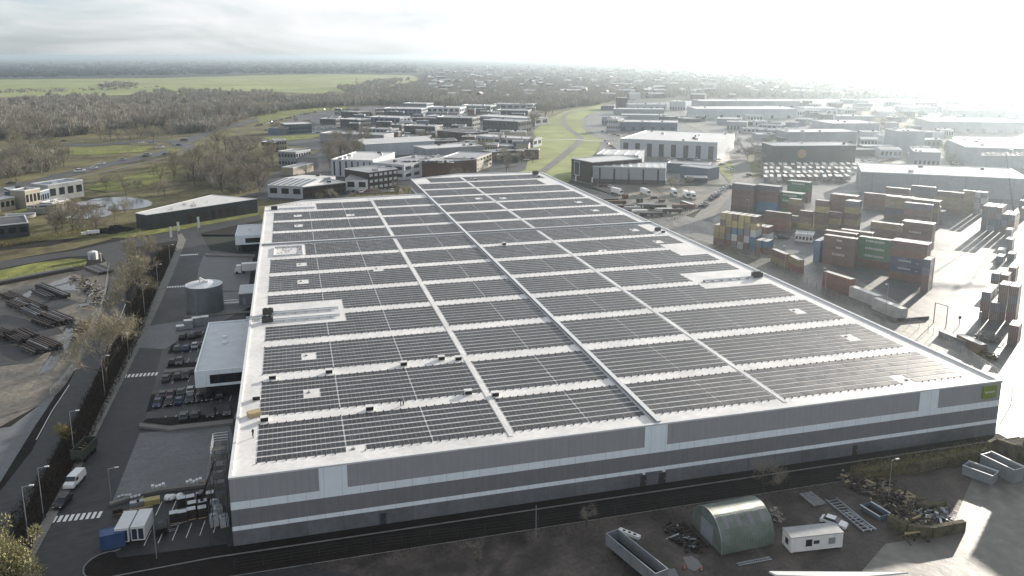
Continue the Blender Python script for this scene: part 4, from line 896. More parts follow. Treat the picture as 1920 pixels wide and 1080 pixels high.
cp = [('black', 343, 634, 'black car parked next to the pallets north of the office block, first bay'), ('black', 360, 633, 'black car in the second bay beside the white crates'), ('black', 392, 628, 'dark car half hidden behind the office block by the white crates'),
 ('dark grey', 333, 657, 'dark grey car at the left end of the second parking row'), ('dark blue', 350, 656, 'dark blue car second in the second parking row'), ('silver', 366, 651, 'silver car third in the second parking row'), ('dark red', 382, 649, 'dark red car beside the office block in the second row'),
 ('black', 324, 682, 'lone black car in the third row below the kerb'), ('dark grey', 312, 713, 'dark car at the left of the short row below the concrete kerb'), ('black', 334, 709, 'black estate car second in the short row below the concrete kerb'),
 ('dark grey', 306, 743, 'dark car in the rear of the long row, left end'), ('dark red', 321, 742, 'dark red car second in the rear of the long row'), ('dark grey', 340, 739, 'grey blue car third in the rear of the long row'), ('silver', 358, 735, 'silver car fourth in the rear of the long row'),
 ('dark blue', 296, 760, 'dark blue car parked nose out at the left end of the long row'), ('black', 357, 752, 'black car parked nose out in the middle of the long row'), ('black', 375, 750, 'black car right of the middle in the long row'), ('black', 412, 745, 'black car in the shade at the right end of the long row'),
 ('black', 372, 629, 'black car third from the left in the northern bay row'), ('dark grey', 337, 681, 'dark grey car right of the lone black one in the third row'), ('black', 349, 707, 'dark car third in the short row below the concrete kerb'), ('black', 318, 757, 'black car parked nose out second from the left in the long row'), ('dark blue', 337, 755, 'dark blue car parked nose out third from the left in the long row'), ('black', 393, 748, 'black car in the shade of the office overhang'), ('dark grey', 345, 785, 'dark grey car left of the black one in the front row'), ('black', 396, 779, 'black car right of the middle in the front row'),
 ('black', 367, 783, 'black car alone in the middle of the front row'), ('dark grey', 426, 775, 'dark grey car at the right end of the front row by the warehouse wall')]
for k, x, y, lb in cp: car(k, x, y, J() + (math.pi if rnd.random() < .4 else 0), lb)
vanp = car_proto('p_white', 'white panel van driving along the court road beside the hedge', 'van')
u, v = at(141, 907); vanp((u, v, .04), math.pi - R(13))
car('black', 118, 946, math.pi - R(12), 'black estate car driving just ahead of the white van', 'moving cars'); cc = at(1564, 986)
car('white', 1563, 985, R(-142), 'white car parked behind the site cabin', 'cars on the muddy lot')
# dumper container lorry on the court road
tl_ = thing('tipper_trailer', 'open topped dark green skip trailer parked on the court road behind the van', 'trailer', (*at(160, 856), .03), math.pi - R(13))
def openbox(b, x0, x1, y0, y1, z0, z1, t=.12, mi=1, m=0):
    b.box(x0, x1, y0, y0 + t, z0, z1, m).box(x0, x1, y1 - t, y1, z0, z1, m).box(x0, x0 + t, y0 + t, y1 - t, z0, z1, m).box(x1 - t, x1, y0 + t, y1 - t, z0, z1, m).box(x0 + t, x1 - t, y0 + t, y1 - t, z0, z0 + .15, mi); return b
openbox(MB(), -1.25, 1.25, -3.2, 3.2, .95, 2.9).build('body', [mat('skip_green', (.06, .07, .055), .6, .4, n1=(1, .4)), 'steel_rust'], tl_)
b = MB()
for y in (-2, -1, 2): 
    for s in (-1, 1): b.tube((s*.9, y, .5), (s*1.2, y, .5), .5, n=10)
b.build('wheel', 'black', tl_); MB().box(-.4, .4, -3, 3, .7, .94).build('chassis', 'steel_dark', tl_)
b = MB()
for i in range(5): b.tube((rnd.uniform(-.8, .8), -2.5 + i, 1.3), (rnd.uniform(-.8, .8), -.8 + i, 2.6), .09, n=5)
b.build('scrap_wood', 'wood_pale', tl_)

# ================================================================= SHIPPING CONTAINERS
def cont_mesh(col, ln, hh, wd=2.44):
    key = 'c_' + col; b = MB(); L2, W2 = ln, wd
    b.box(.09, L2-.09, .05, W2-.05, .12, hh-.06, 0)
    for x in (0, L2-.18):
        for y in (0, W2-.18): b.box(x, x+.18, y, y+.18, 0, hh, 0)
    for y in (0, W2-.1): b.box(.18, L2-.18, y, y+.1, 0, .15, 0).box(.18, L2-.18, y, y+.1, hh-.12, hh-.001, 0)
    for x in (0, L2-.1): b.box(x, x+.1, .18, W2-.18, hh-.12, hh-.001, 0).box(x, x+.1, .18, W2-.18, 0, .15, 0)
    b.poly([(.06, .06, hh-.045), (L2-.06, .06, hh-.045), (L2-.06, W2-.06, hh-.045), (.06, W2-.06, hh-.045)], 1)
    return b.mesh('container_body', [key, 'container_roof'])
CM, DM = {}, {}
def container(col, ln, hh, loc, rz, label, group, door=False, name='shipping_container', cat='shipping container'):
    k = (col, ln, hh)
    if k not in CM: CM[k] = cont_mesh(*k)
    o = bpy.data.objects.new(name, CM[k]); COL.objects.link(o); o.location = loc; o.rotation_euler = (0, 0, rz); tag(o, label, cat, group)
    if door:
        if ('d', col, hh) not in DM:
            b = MB(); b.box(-.02, .08, .2, 1.2, .17, hh-.14).box(-.02, .08, 1.24, 2.24, .17, hh-.14); m1 = b.mesh('door', ['c_' + col])
            b = MB()
            for y in (.45, .95, 1.5, 2.0): b.box(-.07, -.025, y, y+.05, .2, hh-.2)
            DM[('d', col, hh)] = (m1, b.mesh('lock_bar', ['galv']))
        m1, m2 = DM[('d', col, hh)]; d = bpy.data.objects.new('door', m1); COL.objects.link(d); d.parent = o
        k2 = bpy.data.objects.new('lock_bar', m2); COL.objects.link(k2); k2.parent = d
    return o
HC = 2.87
RL = R(90) - R(145.2)          # the long sides of the terminal's blocks
dL = (math.cos(RL), math.sin(RL)); dD = (-dL[1], dL[0])
NC = [0]
def block(desc, px, py, cols, n_rows=1, ln=12.19, ncol=1, step=None, hh=HC, doors=False, gap=.18):
    """px,py: top front left corner; cols: colours from the ground up (or a list of such lists, one per column along the front)"""
    stacks_ = cols if isinstance(cols[0], list) else [cols] * ncol
    nl = max(len(c) for c in stacks_)
    u, v = at(px, py, nl * hh); out_ = []
    for ci, st_ in enumerate(stacks_):
        for ri in range(n_rows):
            for li, c in enumerate(st_):
                x = u + dL[0] * ci * (ln + .4) + dD[0] * ri * (2.44 + gap); y = v + dL[1] * ci * (ln + .4) + dD[1] * ri * (2.44 + gap)
                lb = '%s container, tier %s, %s' % (CW[c], ['one', 'two', 'three', 'four', 'five', 'six'][li], desc)
                if len(stacks_) > 1: lb += ', %s column' % ORD[ci + 1]
                if n_rows > 1: lb += ', %s row' % ORD[ri + 1]
                j = lambda s: rnd.uniform(-s, s)
                o = container(c, ln, hh, (x + j(.06), y + j(.06), .03 + li * hh), RL + j(.003), lb, 'containers in the terminal', door=doors); out_.append(o); NC[0] += 1
    return out_
def eblock(desc, px, py, cols, n_rows=1, ln=6.06, hh=HC):
    """containers seen on their ends: cols = list of stacks from left to right"""
    nl = max(len(c) for c in cols); u, v = at(px, py, nl * hh); out_ = []
    for ci, st_ in enumerate(cols):
        for ri in range(n_rows):
            for li, c in enumerate(st_):
                x = u + dL[0] * (ci * 2.75 + 2.44) + dD[0] * ri * (ln + .3); y = v + dL[1] * (ci * 2.75 + 2.44) + dD[1] * ri * (ln + .3)
                lb = '%s container, tier %s, %s' % (CW[c], ['one', 'two', 'three', 'four', 'five', 'six'][li], desc)
                if len(cols) > 1: lb += ', %s column' % ORD[ci + 1]
                if n_rows > 1: lb += ', %s row' % ORD[ri + 1]
                o = container(c, ln, hh, (x, y, .03 + li * hh), RL + R(90) + rnd.uniform(-.004, .004), lb, 'containers in the terminal', door=(ri == 0)); out_.append(o); NC[0] += 1
    return out_
b1 = block('brown lettered stack by the fence', 1545, 440, ['brown', 'brown', 'brown', 'brown'])
for i, s_ in ((3, 'tex'), (2, 'tex'), (1, 'FLORENS')):
    text(s_, 1.5 if i > 1 else 1.15, (6.0, -.05, HC * .5), (R(90), 0, 0), 'white_paint', b1[i], xs=1.1 if i > 1 else 1.0)
block('long row right behind the brown lettered stack', 1547, 431.5, ['brown'] * 4); block('farther thin row behind the brown lettered stack', 1576, 429.5, ['rust'] * 4)
g1 = block('green lettered stack', 1611, 443, ['rust', 'green', 'green', 'green'])
for i in (1, 2, 3): text('EVERGREEN', 1.15, (6.1, -.05, HC * .5), (R(90), 0, 0), 'white_paint', g1[i], xs=1.15)
nv = block('navy lettered stack at the open corner', 1672, 450, ['rust', 'navy', 'navy', 'rust', 'brown'], n_rows=2)
for i in (1, 2):
    text('CRONOS', .95, (5.0, -.05, HC * .52), (R(90), 0, 0), 'white_paint', nv[i], xs=1.1); text('_', .8, (5.0, -.05, HC * .95), (R(90), 0, 0), 'white_paint', nv[i], xs=3); text('CAI', .4, (9.2, -.05, HC * .4), (R(90), 0, 0), 'white_paint', nv[i], xs=1.6)
eblock('low stack right of the navy stack', 1731, 486, [['brown', 'rust', 'slate', 'navy']])
bl = eblock('bright blue stack left of the lettered stacks', 1527, 451, [['blue', 'blue', 'blue']], ln=12.19)
f1 = block('brown stack behind the navy one', 1691, 414, ['brown'] * 4, n_rows=2)
text('FLORENS', 1.0, (5.6, -.05, HC * .5), (R(90), 0, 0), 'white_paint', f1[2], xs=1.1)
block('tan topped stack behind the green one', 1633, 415, ['brown', 'brown', 'brown', 'olive'])
block('far left brown stack at the terminal corner', 1373, 343.5, ['brown', 'brown', 'brown', 'brown', 'slate'], n_rows=2)
block('brown over blue stack in the terminal corner', 1418, 346, ['blue', 'blue', 'brown', 'brown', 'slate'], n_rows=2)
e1 = block('green stack in front of the farther green stack', 1460, 359.5, ['green', 'brown', 'green', 'green'], n_rows=2); e2 = block('farther green stack', 1477, 338.5, ['brown', 'brown', 'green', 'green'], n_rows=2)
for o in (e1[3], e1[2], e2[3]): text('EVERGREEN', 1.2, (6.0, -.05, HC * .5), (R(90), 0, 0), 'white_paint', o, xs=1.15)
block('short stack in front of the green stacks', 1479, 372, ['green', 'brown', 'brown', 'olive'], ln=6.06)
block('short banded stack, leftmost of three', 1499, 394.5, ['yellow', 'olive', 'brown'], ln=6.06); block('short tall stack between its lower neighbours', 1529, 374.5, ['olive', 'brown', 'brown', 'yellow', 'brown'], ln=6.06)
block('short low stack right of the tall short one', 1552, 396.5, ['olive', 'yellow', 'brown'], ln=6.06); block('short tall stack at the right with lit end', 1585, 376, ['rust', 'olive', 'brown', 'yellow', 'slate'], ln=6.06, n_rows=2)
block('wide plain brown stack with deep bright top', 1557, 363.5, ['brown'] * 5, n_rows=2)
block('low flat row of rust boxes behind the yellow block', 1434, 395, ['rust', 'rust', 'brown'], n_rows=1)
block('pair of grey boxes beside the rust row', 1473, 403, ['olive', 'grey'], ln=6.06); eblock('grey ended pair in the yard', 1456, 404, [['grey', 'grey']], ln=12.19)
yb = [['brown', 'olive', 'yellow', 'brown', 'yellow'], ['rust', 'grey', 'brown', 'yellow', 'yellow'], ['grey', 'white', 'blue', 'yellow', 'rust'], ['white', 'brown', 'grey', 'yellow', 'yellow'], ['brown', 'white', 'grey', 'olive', 'yellow'], ['blue', 'blue', 'white', 'yellow', 'brown']]
eblock('many coloured block of the fence corner', 1351, 398.5, yb)
eblock('wing left of the many coloured block', 1339, 421, [['brown', 'olive', 'yellow'], ['brown', 'rust', 'yellow']][:1] , ln=6.06)
eblock('step right of the many coloured block', 1419, 424, [['rust', 'brown', 'grey'], ['brown', 'white', 'rust']]); eblock('foot of the many coloured block', 1417, 450, [['rust', 'grey'], ['brown', 'blue']])
block('tan stack under the terminal shed, left', 1661, 367, ['brown', 'navy', 'olive', 'olive'], n_rows=2); block('tan stack under the terminal shed, right', 1710, 373, ['brown', 'brown', 'olive', 'brown'], n_rows=2)
block('slate topped stack in front of the tan stacks', 1696, 379, ['brown', 'brown', 'brown', 'slate'])
block('tan stack close to the terminal shed wall', 1757, 357.5, ['brown', 'olive', 'olive', 'brown']); block('tan and grey stack by the shed wall, right end', 1805, 356.5, ['olive', 'olive', 'olive', 'olive'], ln=6.06); eblock('pale reefer ends by the shed wall', 1829, 360, [['grey', 'white', 'grey', 'white'], ['white', 'grey', 'white', 'grey']])
block('dark stack against the terminal shed', 1709, 347.5, ['brown', 'slate', 'slate']); block('thin topped stack against the terminal shed', 1661, 350.5, ['brown', 'olive', 'brown']); block('low brown stack left of the tan stacks', 1620, 361, ['brown', 'rust', 'brown'])
eblock('dark block at the right', 1843, 386, [['navy', 'brown', 'slate', 'brown'], ['slate', 'navy', 'brown', 'slate'], ['navy', 'navy', 'slate', 'brown'], ['brown', 'slate', 'navy'], ['brown', 'brown', 'slate']], n_rows=2)
eblock('right brown block, left part', 1841, 547, [['brown', 'brown', 'slate'], ['brown', 'slate']], n_rows=2); eblock('right brown block, right part', 1874, 533, [['brown', 'slate', 'brown', 'brown'], ['rust', 'brown', 'slate', 'brown']], n_rows=1)
eblock('brown block behind the right hand block', 1859, 512, [['brown', 'slate'], ['brown', 'brown']]); eblock('single stack between the small boxes', 1891, 501, [['brown', 'brown']])
for px, py, n_, c in ((1870, 468, 1, 'white'), (1868, 480, 1, 'grey'), (1889, 475, 1, 'slate'), (1885, 430, 2, 'grey'), (1886, 448, 2, 'slate'), (1912, 376, 2, 'slate'), (1914, 390, 2, 'brown'), (1748, 408, 1, 'white'), (1760, 396, 2, 'slate')):
    eblock('loose boxes in the open yard', px, py, [[c] * n_])
eblock('lone pair at the lower right of the yard', 1892, 609, [['brown', 'rust']])
# boxes beside the fence: long axis along the fence
def single(px0, py0, px1, py1, col, lb, hh=HC, ln=None, col2=None):
    A, B2 = at(px0, py0), at(px1, py1); o = container(col, ln or min(12.19, math.dist(A, B2)), hh, (A[0], A[1], .03), ang(A, B2), lb + (', lower of two' if col2 else ''), 'containers along the fence', door=False)
    if col2: container(col2, ln or min(12.19, math.dist(A, B2)), hh, (A[0], A[1], .03 + hh), ang(A, B2), lb + ', upper of two', 'containers along the fence', door=False)
    return o
single(1541, 538, 1586, 553, 'rust', 'rust red container of the lone stack beside the fence', 2.9, 12.19, 'rust')
single(1591, 556, 1639, 575, 'white', 'dirty white curtain trailer body by the fence, behind its twin', 3.7, 12.6); single(1634, 579, 1688, 601, 'white', 'dirty white curtain trailer body by the fence, nearer the gate frame', 3.7, 12.6)
single(1444, 490, 1476, 504, 'olive', 'tan container by the fence below the bright triangle', 2.6, 10, 'brown'); single(1477, 503, 1500, 516, 'rust', 'rust box by the fence next to the tan container', 2.6, 8, 'olive')
single(1759, 630, 1795, 645, 'slate', 'dark half buried container in the gravel corner', 1.6, 10); single(1792, 642, 1828, 659, 'brown', 'brown container with a white label in the gravel corner', 2.4, 9)
single(1275, 385, 1307, 396, 'rust', 'rust red box at the corner of the trailer park', 2.6, 12.19)

# ================================================================= THINGS ON THE LOTS
# arched hut
def arched_hut():
    A, B2 = at(1353, 1041), at(1452, 1020); ln = math.dist(A, B2); W_ = 9.4; Hh = 5.6
    r = thing('arched_hut', 'weathered green corrugated arched hut on the muddy lot', 'hut', (A[0], A[1], 0), ang(A, B2))
    prof = [(W_/2 - W_/2 * math.cos(t) * (1 if True else 1), Hh * math.sin(t) ** .8) for t in [math.pi * k / 28 for k in range(29)]]
    b = MB(); 
    for i in range(28):
        (y0, z0), (y1, z1) = prof[i], prof[i+1]; b.poly([(0, y0, z0), (ln, y0, z0), (ln, y1, z1), (0, y1, z1)])
    hm = mat('hut_sheet', (.15, .19, .165), .42, .5, n1=(.5, .3), col2=(.10, .12, .095), rough2=.55)
    t = hm.node_tree; tcn = t.nodes.new('ShaderNodeTexCoord'); wv = t.nodes.new('ShaderNodeTexWave'); wv.inputs['Scale'].default_value = 1.1; bp = t.nodes.new('ShaderNodeBump'); bp.inputs['Distance'].default_value = .05; bp.inputs['Strength'].default_value = .8
    t.links.new(tcn.outputs['Object'], wv.inputs['Vector']); t.links.new(wv.outputs[0], bp.inputs['Height']); t.links.new(bp.outputs[0], t.nodes['Principled BSDF'].inputs['Normal'])
    b.build('roof', hm, r, True)
    for x in (0.004, ln - .004):
        e = MB(); e.poly([(x, y, z) for y, z in prof][::(1 if x < 1 else -1)]); e.build('end_wall', hm, r)
    MB().box(-.06, 0, W_*.3, W_*.7, 0, 3.4).build('door', 'hall_grey', r)
    for i in range(4):
        k0, k1 = 6, 10; x = ln * (i + .55) / 4.4; q = MB(); 
        for k in range(k0, k1): (y0, z0), (y1, z1) = prof[k], prof[k+1]; q.poly([(x, y0 - .03, z0 + .03), (x + .8, y0 - .03, z0 + .03), (x + .8, y1 - .03, z1 + .03), (x, y1 - .03, z1 + .03)])
        q.build('roof_light', 'clad_dark', r)
    rim = MB()
    for i in range(28):
        (y0, z0), (y1, z1) = prof[i], prof[i+1]; rim.tube((0, y0, z0 + .02), (0, y1, z1 + .02), .08, n=5, cap=False)
    rim.build('rim', 'galv', r)
arched_hut()
# site cabin
A, B2 = at(1482, 1040), at(1579, 1029); ln = math.dist(A, B2)
r = thing('site_cabin', 'white site cabin with dark windows on blocks beside the arched hut', 'cabin', (A[0], A[1], 0), ang(A, B2))
MB().box(0, ln, 0, 2.9, .35, 2.95).build('wall', 'white_paint', r); MB().box(-.08, ln+.08, -.08, 2.98, 2.96, 3.08).build('roof', 'roof_grey', r)
for x0, x1, z0, z1, nm, mk in ((2.6, 3.7, 1.2, 2.4, 'window', 'glass_dark'), (4.0, 5.0, 1.5, 2.1, 'window', 'glass_blue'), (ln-2.6, ln-1.4, 1.2, 2.3, 'shutter', 'roof_grey')): MB().box(x0, x1, -.06, -.005, z0, z1).build(nm, mk, r)
MB().box(-.06, -.005, .9, 1.8, 1.2, 2.2).build('window', 'glass_dark', r)
b = MB()
for x in (.3, ln/2, ln-.5):
    for y in (.2, 2.4): b.box(x, x+.3, y, y+.3, 0, .34)
b.build('block_foot', 'kerb', r)
# long open trailer body
A, B2 = at(1136, 1030), at(1188, 1074)
r = thing('bulk_trailer', 'long open grey bulk trailer body standing on the muddy lot', 'trailer', (A[0], A[1], 0), ang(A, B2)); ln = 12.5
openbox(MB(), 0, ln, -.1, 2.45, .9, 3.0).build('body', ['galv', 'black'], r); b = MB()
for i in range(12): b.box(.4 + i*1.02, .5 + i*1.02, -.17, -.1, 1.0, 2.9)
b.build('rib', 'galv', r); b = MB()
for x in (2, 3.3, 9, 10.3):
    for y in (.25, 2.1): b.tube((x, y-.18, .48), (x, y+.18, .48), .48, n=10)
b.build('wheel', 'black', r); MB().box(.3, ln-.3, .8, 1.6, .5, .89).build('chassis', 'steel_dark', r)
# chassis skeletons, ladders, frames
def frame_stack(name, lb, p, q, wd, n_, mk, h=.5, cat='steel frame'):
    A, B2 = at(*p), at(*q); ln = math.dist(A, B2); r = thing(name, lb, cat, (A[0], A[1], 0), ang(A, B2)); b = MB()
    for y in (0, wd): b.bar((0, y, .1), (ln, y, .1), .16, h)
    b.build('rail', mk, r); b = MB()
    for i in range(n_): x = ln*(i+.5)/n_; b.bar((x, .09, .15), (x, wd-.09, .15), .12, h*.6)
    b.build('crossbar', mk, r); return r
frame_stack('truck_chassis', 'rusty bare lorry chassis with clutter left of the arched hut', (1262, 985), (1308, 1033), 2.0, 7, 'steel_rust', .5, 'chassis')
frame_stack('lattice_girder', 'long pale lattice steel frame lying behind the site cabin', (1548, 940), (1620, 1000), 2.2, 12, 'galv', .35)
frame_stack('lattice_girder', 'second shorter pale frame lying beside the long one', (1582, 963), (1634, 998), 1.1, 9, 'galv', .3)
frame_stack('road_plate', 'weathered flat rack lying near the verge behind the arched hut', (1499, 928), (1527, 951), 2.4, 14, 'roof_grey', .3, 'rack')
frame_stack('ladder', 'short pale ladder flat on the ground in front of the arched hut', (1385, 1062), (1447, 1050), .6, 16, 'galv', .1, 'ladder')
r = thing('water_trough', 'white bathtub-like trough with dark openings beside the bulk trailer', 'trough', (*at(1180, 1004), 0), R(-52)); MB().box(-2, 2, -.45, .45, .1, .6).build('body', 'white_paint', r)
for x in (-1, 0, 1): MB().box(x-.25, x+.25, -.2, .2, .601, .64).build('opening', 'black', r)
def skip(lb, p, q, wd, h, mk='galv'):
    A, B2 = at(*p), at(*q); ln = math.dist(A, B2); r = thing('skip_container', lb, 'skip', (A[0], A[1], 0), ang(A, B2))
    openbox(MB(), 0, ln, 0, wd, .1, h, .16).build('body', [mk, 'dark_earth'], r); b = MB()
    for i in range(int(ln / 1.2)): b.box(.5+i*1.2, .62+i*1.2, -.08, -.004, .2, h-.15)
    b.build('rib', mk, r); b = MB().bar((0, -.1, h), (ln, -.1, h), .2, .12).bar((0, wd+.1, h), (ln, wd+.1, h), .2, .12); b.build('rim', 'flashing', r)
skip('low open grey steel skip nearer the cabin', (1803, 890), (1860, 911), 2.6, 2.0); skip('bigger open grey steel skip behind the low one', (1836, 877), (1899, 908), 2.8, 2.9)
skip('flat open blue steel skip beside the rubble heap', (1613, 955), (1650, 978), 2.4, .9, 'hall_blue')
# boundary wall and rubble
def wall_(name, lb, pts, h, t, mk, px=True):
    b = MB(); P = [at(*p) if px else p for p in pts]
    for p, q in zip(P, P[1:]): b.bar((p[0], p[1], 0), (q[0], q[1], 0), t, h)
    return tag(b.build(name, mk), lb, 'wall')
wall_('block_wall', 'stepped stone block wall of the scrap bay, nearer run', [(1665, 985), (1700, 1003), (1745, 1007), (1806, 996)], 2.0, .9, 'mossy')
wall_('block_wall', 'stone block wall of the scrap bay, rear run with litter behind', [(1716, 960), (1752, 962), (1770, 955)], 1.8, .8, 'mossy')
wall_('boundary_wall', 'crumbling mossy wall between the service road and the mud lot', [(1602, 905), (1660, 890), (1720, 885), (1775, 872), (1850, 858)], 2.0, 1.1, 'mossy')
wall_('boundary_wall', 'tall overgrown wall behind the steel skips at the right edge', [(1850, 858), (1864, 851), (1905, 865), (1975, 892)], 3.5, .7, 'mossy')
def heap(name, lb, pts, rad, n_, mks, cat='rubble', kind='stuff', zmax=1.2):
    b = MB()
    for _ in range(n_):
        i = rnd.randrange(len(pts) - 1); t = rnd.random(); P, Q = at(*pts[i]), at(*pts[i+1]); x = P[0]+(Q[0]-P[0])*t + rnd.gauss(0, rad*.45); y = P[1]+(Q[1]-P[1])*t + rnd.gauss(0, rad*.45)
        a_ = rnd.uniform(0, 6.3); l_ = rnd.choice([.25, .4, .6, .9, 1.8, 2.6]) * rnd.uniform(.7, 1.2); z = rnd.uniform(0, zmax) * math.exp(-rnd.random()); m_ = rnd.randrange(len(mks))
        i0 = len(b.v); b.box(-l_/2, l_/2, -rnd.uniform(.05, .28), rnd.uniform(.05, .28), 0, rnd.uniform(.06, .3), m_); c, s = math.cos(a_), math.sin(a_); tl = rnd.uniform(-.4, .4)
        for k in range(i0, len(b.v)): X, Y, Z = b.v[k]; b.v[k] = (X*c-Y*s+x, X*s+Y*c+y, Z+z+X*tl)
    return tag(b.build(name, mks), lb, cat, kind=kind)
heap('rubble', 'heap of broken timber, roots and rubble running across the lot', [(1604, 905), (1640, 915), (1672, 935), (1700, 960), (1712, 995)], 3.2, 1500, ['steel_rust', 'dark_earth', 'earth', 'brick_dark', 'rough_grass', 'wood_pale', 'mud'])
heap('rubble', 'litter and broken slabs inside the scrap bay', [(1722, 972), (1765, 965)], 1.8, 240, ['roof_grey', 'dark_earth', 'galv', 'steel_dark', 'earth', 'white_paint'])
heap('scrap', 'tangle of scrap around the lorry chassis', [(1255, 990), (1300, 1030)], 1.6, 150, ['steel_rust', 'dark_earth', 'steel_dark', 'galv'], 'scrap', zmax=.6)
heap('rubble', 'small heap of pale stones beside the arched hut', [(1452, 958), (1458, 978)], 1.0, 40, ['footpath', 'cream'], zmax=.9)
for px, py, lb in ((1283, 1066, 'left of the puddle'), (1315, 1069, 'right of the puddle, with a sandbag'), (1247, 1073, 'at the lower puddle edge'), (1236, 1078, 'lowest of the four')):
    r = thing('traffic_cone', 'faded orange traffic cone ' + lb, 'cone', (*at(px, py), .01), 0, 'traffic cones by the puddles'); MB().tube((0, 0, .05), (0, 0, .85), .24, .05, n=10).build('cone', mat('cone_orange', (.42, .16, .07), .6), r); MB().box(-.33, .33, -.33, .33, 0, .05).build('base', 'black', r)
# sun-facing loading ramp roof at the lower edge
tag(MB().prism([at(1700, 1100), at(1440, 1098), at(1455, 1072, 3), at(1598, 1077, 3)], 2.2, 2.5).build('canopy', 'white_paint'), 'edge of a white flat canopy at the bottom of the view', 'canopy')
COL.objects[-1]['kind'] = 'thing'
cn = COL.objects[-1]
# poles and lamp posts
def lamp(px, py, h, label, arm=1.2, rz=0, group='street lamps'):
    r = thing('street_lamp', label, 'street lamp', (*at(px, py), 0), rz, group)
    MB().tube((0, 0, 0), (0, 0, h), .10, .06, n=6).build('pole', 'galv', r); 
    if arm: MB().tube((0, 0, h - .05), (arm, 0, h + .1), .05, .04, n=5).build('arm', 'galv', r); MB().box(arm - .1, arm + .6, -.15, .15, h + .02, h + .17).build('lamp_head', 'flashing', r)
    return r
for px, py, h, lb in ((140, 858, 10, 'tall lamp post on the hedge verge behind the tipper trailer'), (197, 742, 10, 'lamp post on the verge under the largest bare tree'), (241, 662, 10, 'lamp post on the verge above the crosswalk'), (272, 592, 10, 'lamp post on the verge between two bare trees'),
                      (297, 543, 9, 'lamp post beside the footpath opposite the round tank'), (320, 502, 9, 'lamp post beside the footpath near the upper crosswalk'), (54, 1015, 10, 'nearest lamp post at the lower left, left of its neighbour'), (82, 970, 9.5, 'lamp post at the lower left beside the footpath crossing'), (209, 940, 6.5, 'short lamp post at the rounded kerb by the low wall')):
    lamp(px, py, h, lb)
lamp(294, 1048, 8, 'plain pole on the dark verge in front of the white box trailers', 0); lamp(1005, 1008, 6, 'plain short lamp post in the mud verge below the warehouse front', .0); lamp(1665, 938, 8, 'lamp post standing in the rubble heap', .9)
for px, py, h, lb in ((1470, 520, 12, 'lamp post by the fence in front of the white site office'), (1546, 556, 10, 'lamp post in front of the lone rust red container'), (1660, 596, 11, 'lamp post between the white trailer bodies'), (1832, 655, 11, 'lamp post by the gravel corner'), (1512, 470, 12, 'lamp post left of the bright blue stack'), (1402, 420, 12, 'lamp post at the truck route'), (1200, 398, 9, 'lamp post at the trailer park corner'), (1121, 352, 9, 'lamp post in front of the workshop hall'), (1895, 760, 9, 'lamp post on the road at the right edge')):
    lamp(px, py, h, lb, 1.0, R(200))
def banner(px, py, lb, h=6):
    r = thing('banner_flag', lb, 'flag', (*at(px, py), 0), R(20), 'advertising banners'); MB().tube((0, 0, 0), (0, 0, h), .06, n=5).build('pole', 'galv', r); MB().box(.07, 1.1, -.02, .02, 1.6, h-.1).build('cloth', 'white_paint', r)
banner(319, 452, 'white vertical banner at the mouth of the court road, left of three', 6.5); banner(333, 440, 'white vertical banner at the mouth of the court road, middle of three'); banner(371, 434, 'white vertical banner at the mouth of the court road, right of three', 7)
banner(1078, 344, 'white banner in front of the dark brick office, left one', 5); banner(1109, 347, 'white banner in front of the dark brick office, right one', 5)
r = thing('transformer_kiosk', 'white round utility cabin where the two roads meet', 'kiosk', (*at(175, 486), 0)); MB().tube((0, 0, 0), (0, 0, 3.0), 1.9, n=8).build('body', 'membrane_grey', r); MB().tube((0, 0, 3.01), (0, 0, 3.6), 1.9, .3, n=8).build('roof', 'flashing', r)
MB().box(-.5, .5, -1.95, -1.78, 0, 2).build('door', 'galv', r)
r = thing('gate_post', 'yellowish gate pillar next to the round utility cabin', 'post', (*at(189, 490), 0)); MB().tube((0, 0, 0), (0, 0, 3.2), .35, n=8).build('shaft', 'cream', r); MB().tube((0, 0, 3.2), (0, 0, 3.35), .45, n=8).build('cap', 'flashing', r)

# fences
def fence(lb, pts, h, gap=3.0, mk='galv', px=True, mesh=True):
    P = [at(*p) if px else p for p in pts]; r = thing('wire_fence', lb, 'fence', (P[0][0], P[0][1], 0)); b = MB(); w_ = MB()
    for p, q in zip(P, P[1:]):
        d = math.dist(p, q); n_ = max(1, int(d / gap))
        for i in range(n_ + 1): t = i/n_; x, y = p[0]+(q[0]-p[0])*t-P[0][0], p[1]+(q[1]-p[1])*t-P[0][1]; b.box(x-.04, x+.04, y-.04, y+.04, 0, h)
        for z in ([.15, h*.35, h*.7, h-.05] if mesh else [h-.05]): w_.bar((p[0]-P[0][0], p[1]-P[0][1], z), (q[0]-P[0][0], q[1]-P[0][1], z), .03, .03)
    b.build('post', mk, r); w_.build('wire', mk, r)
fence('steel wire fence between the warehouse road and the container terminal', [(1245, 402), (1300, 425), (1350, 447), (1440, 492), (1530, 542), (1600, 578), (1690, 604), (1740, 622), (1800, 663), (1880, 715), (1960, 765)], 2.4, 3)
fence('wire fence along the trailer park on the near side', [(1060, 338), (1110, 362), (1170, 392), (1215, 412), (1260, 414), (1310, 390), (1360, 358)], 2.2, 3.5, 'steel_dark')
fence('thin fence between the service road and the mud lot', [(440, 1068), (700, 1026), (960, 994), (1200, 957), (1440, 921), (1600, 895)], 1.8, 4, 'steel_dark')
fence('fence between the steel yard and the grass bank', [(-60, 545), (0, 530), (100, 508), (190, 493)], 2, 3, 'steel_dark')
fence('fence along the outer road beside the steel yard', [(205, 500), (196, 560), (180, 610), (160, 655), (125, 712), (95, 742)], 1.8, 3, 'galv')
fence('timber rail behind the hedge in front of the long dark hall', [(170, 402), (215, 395), (255, 385)], 2, 3, 'steel_dark')
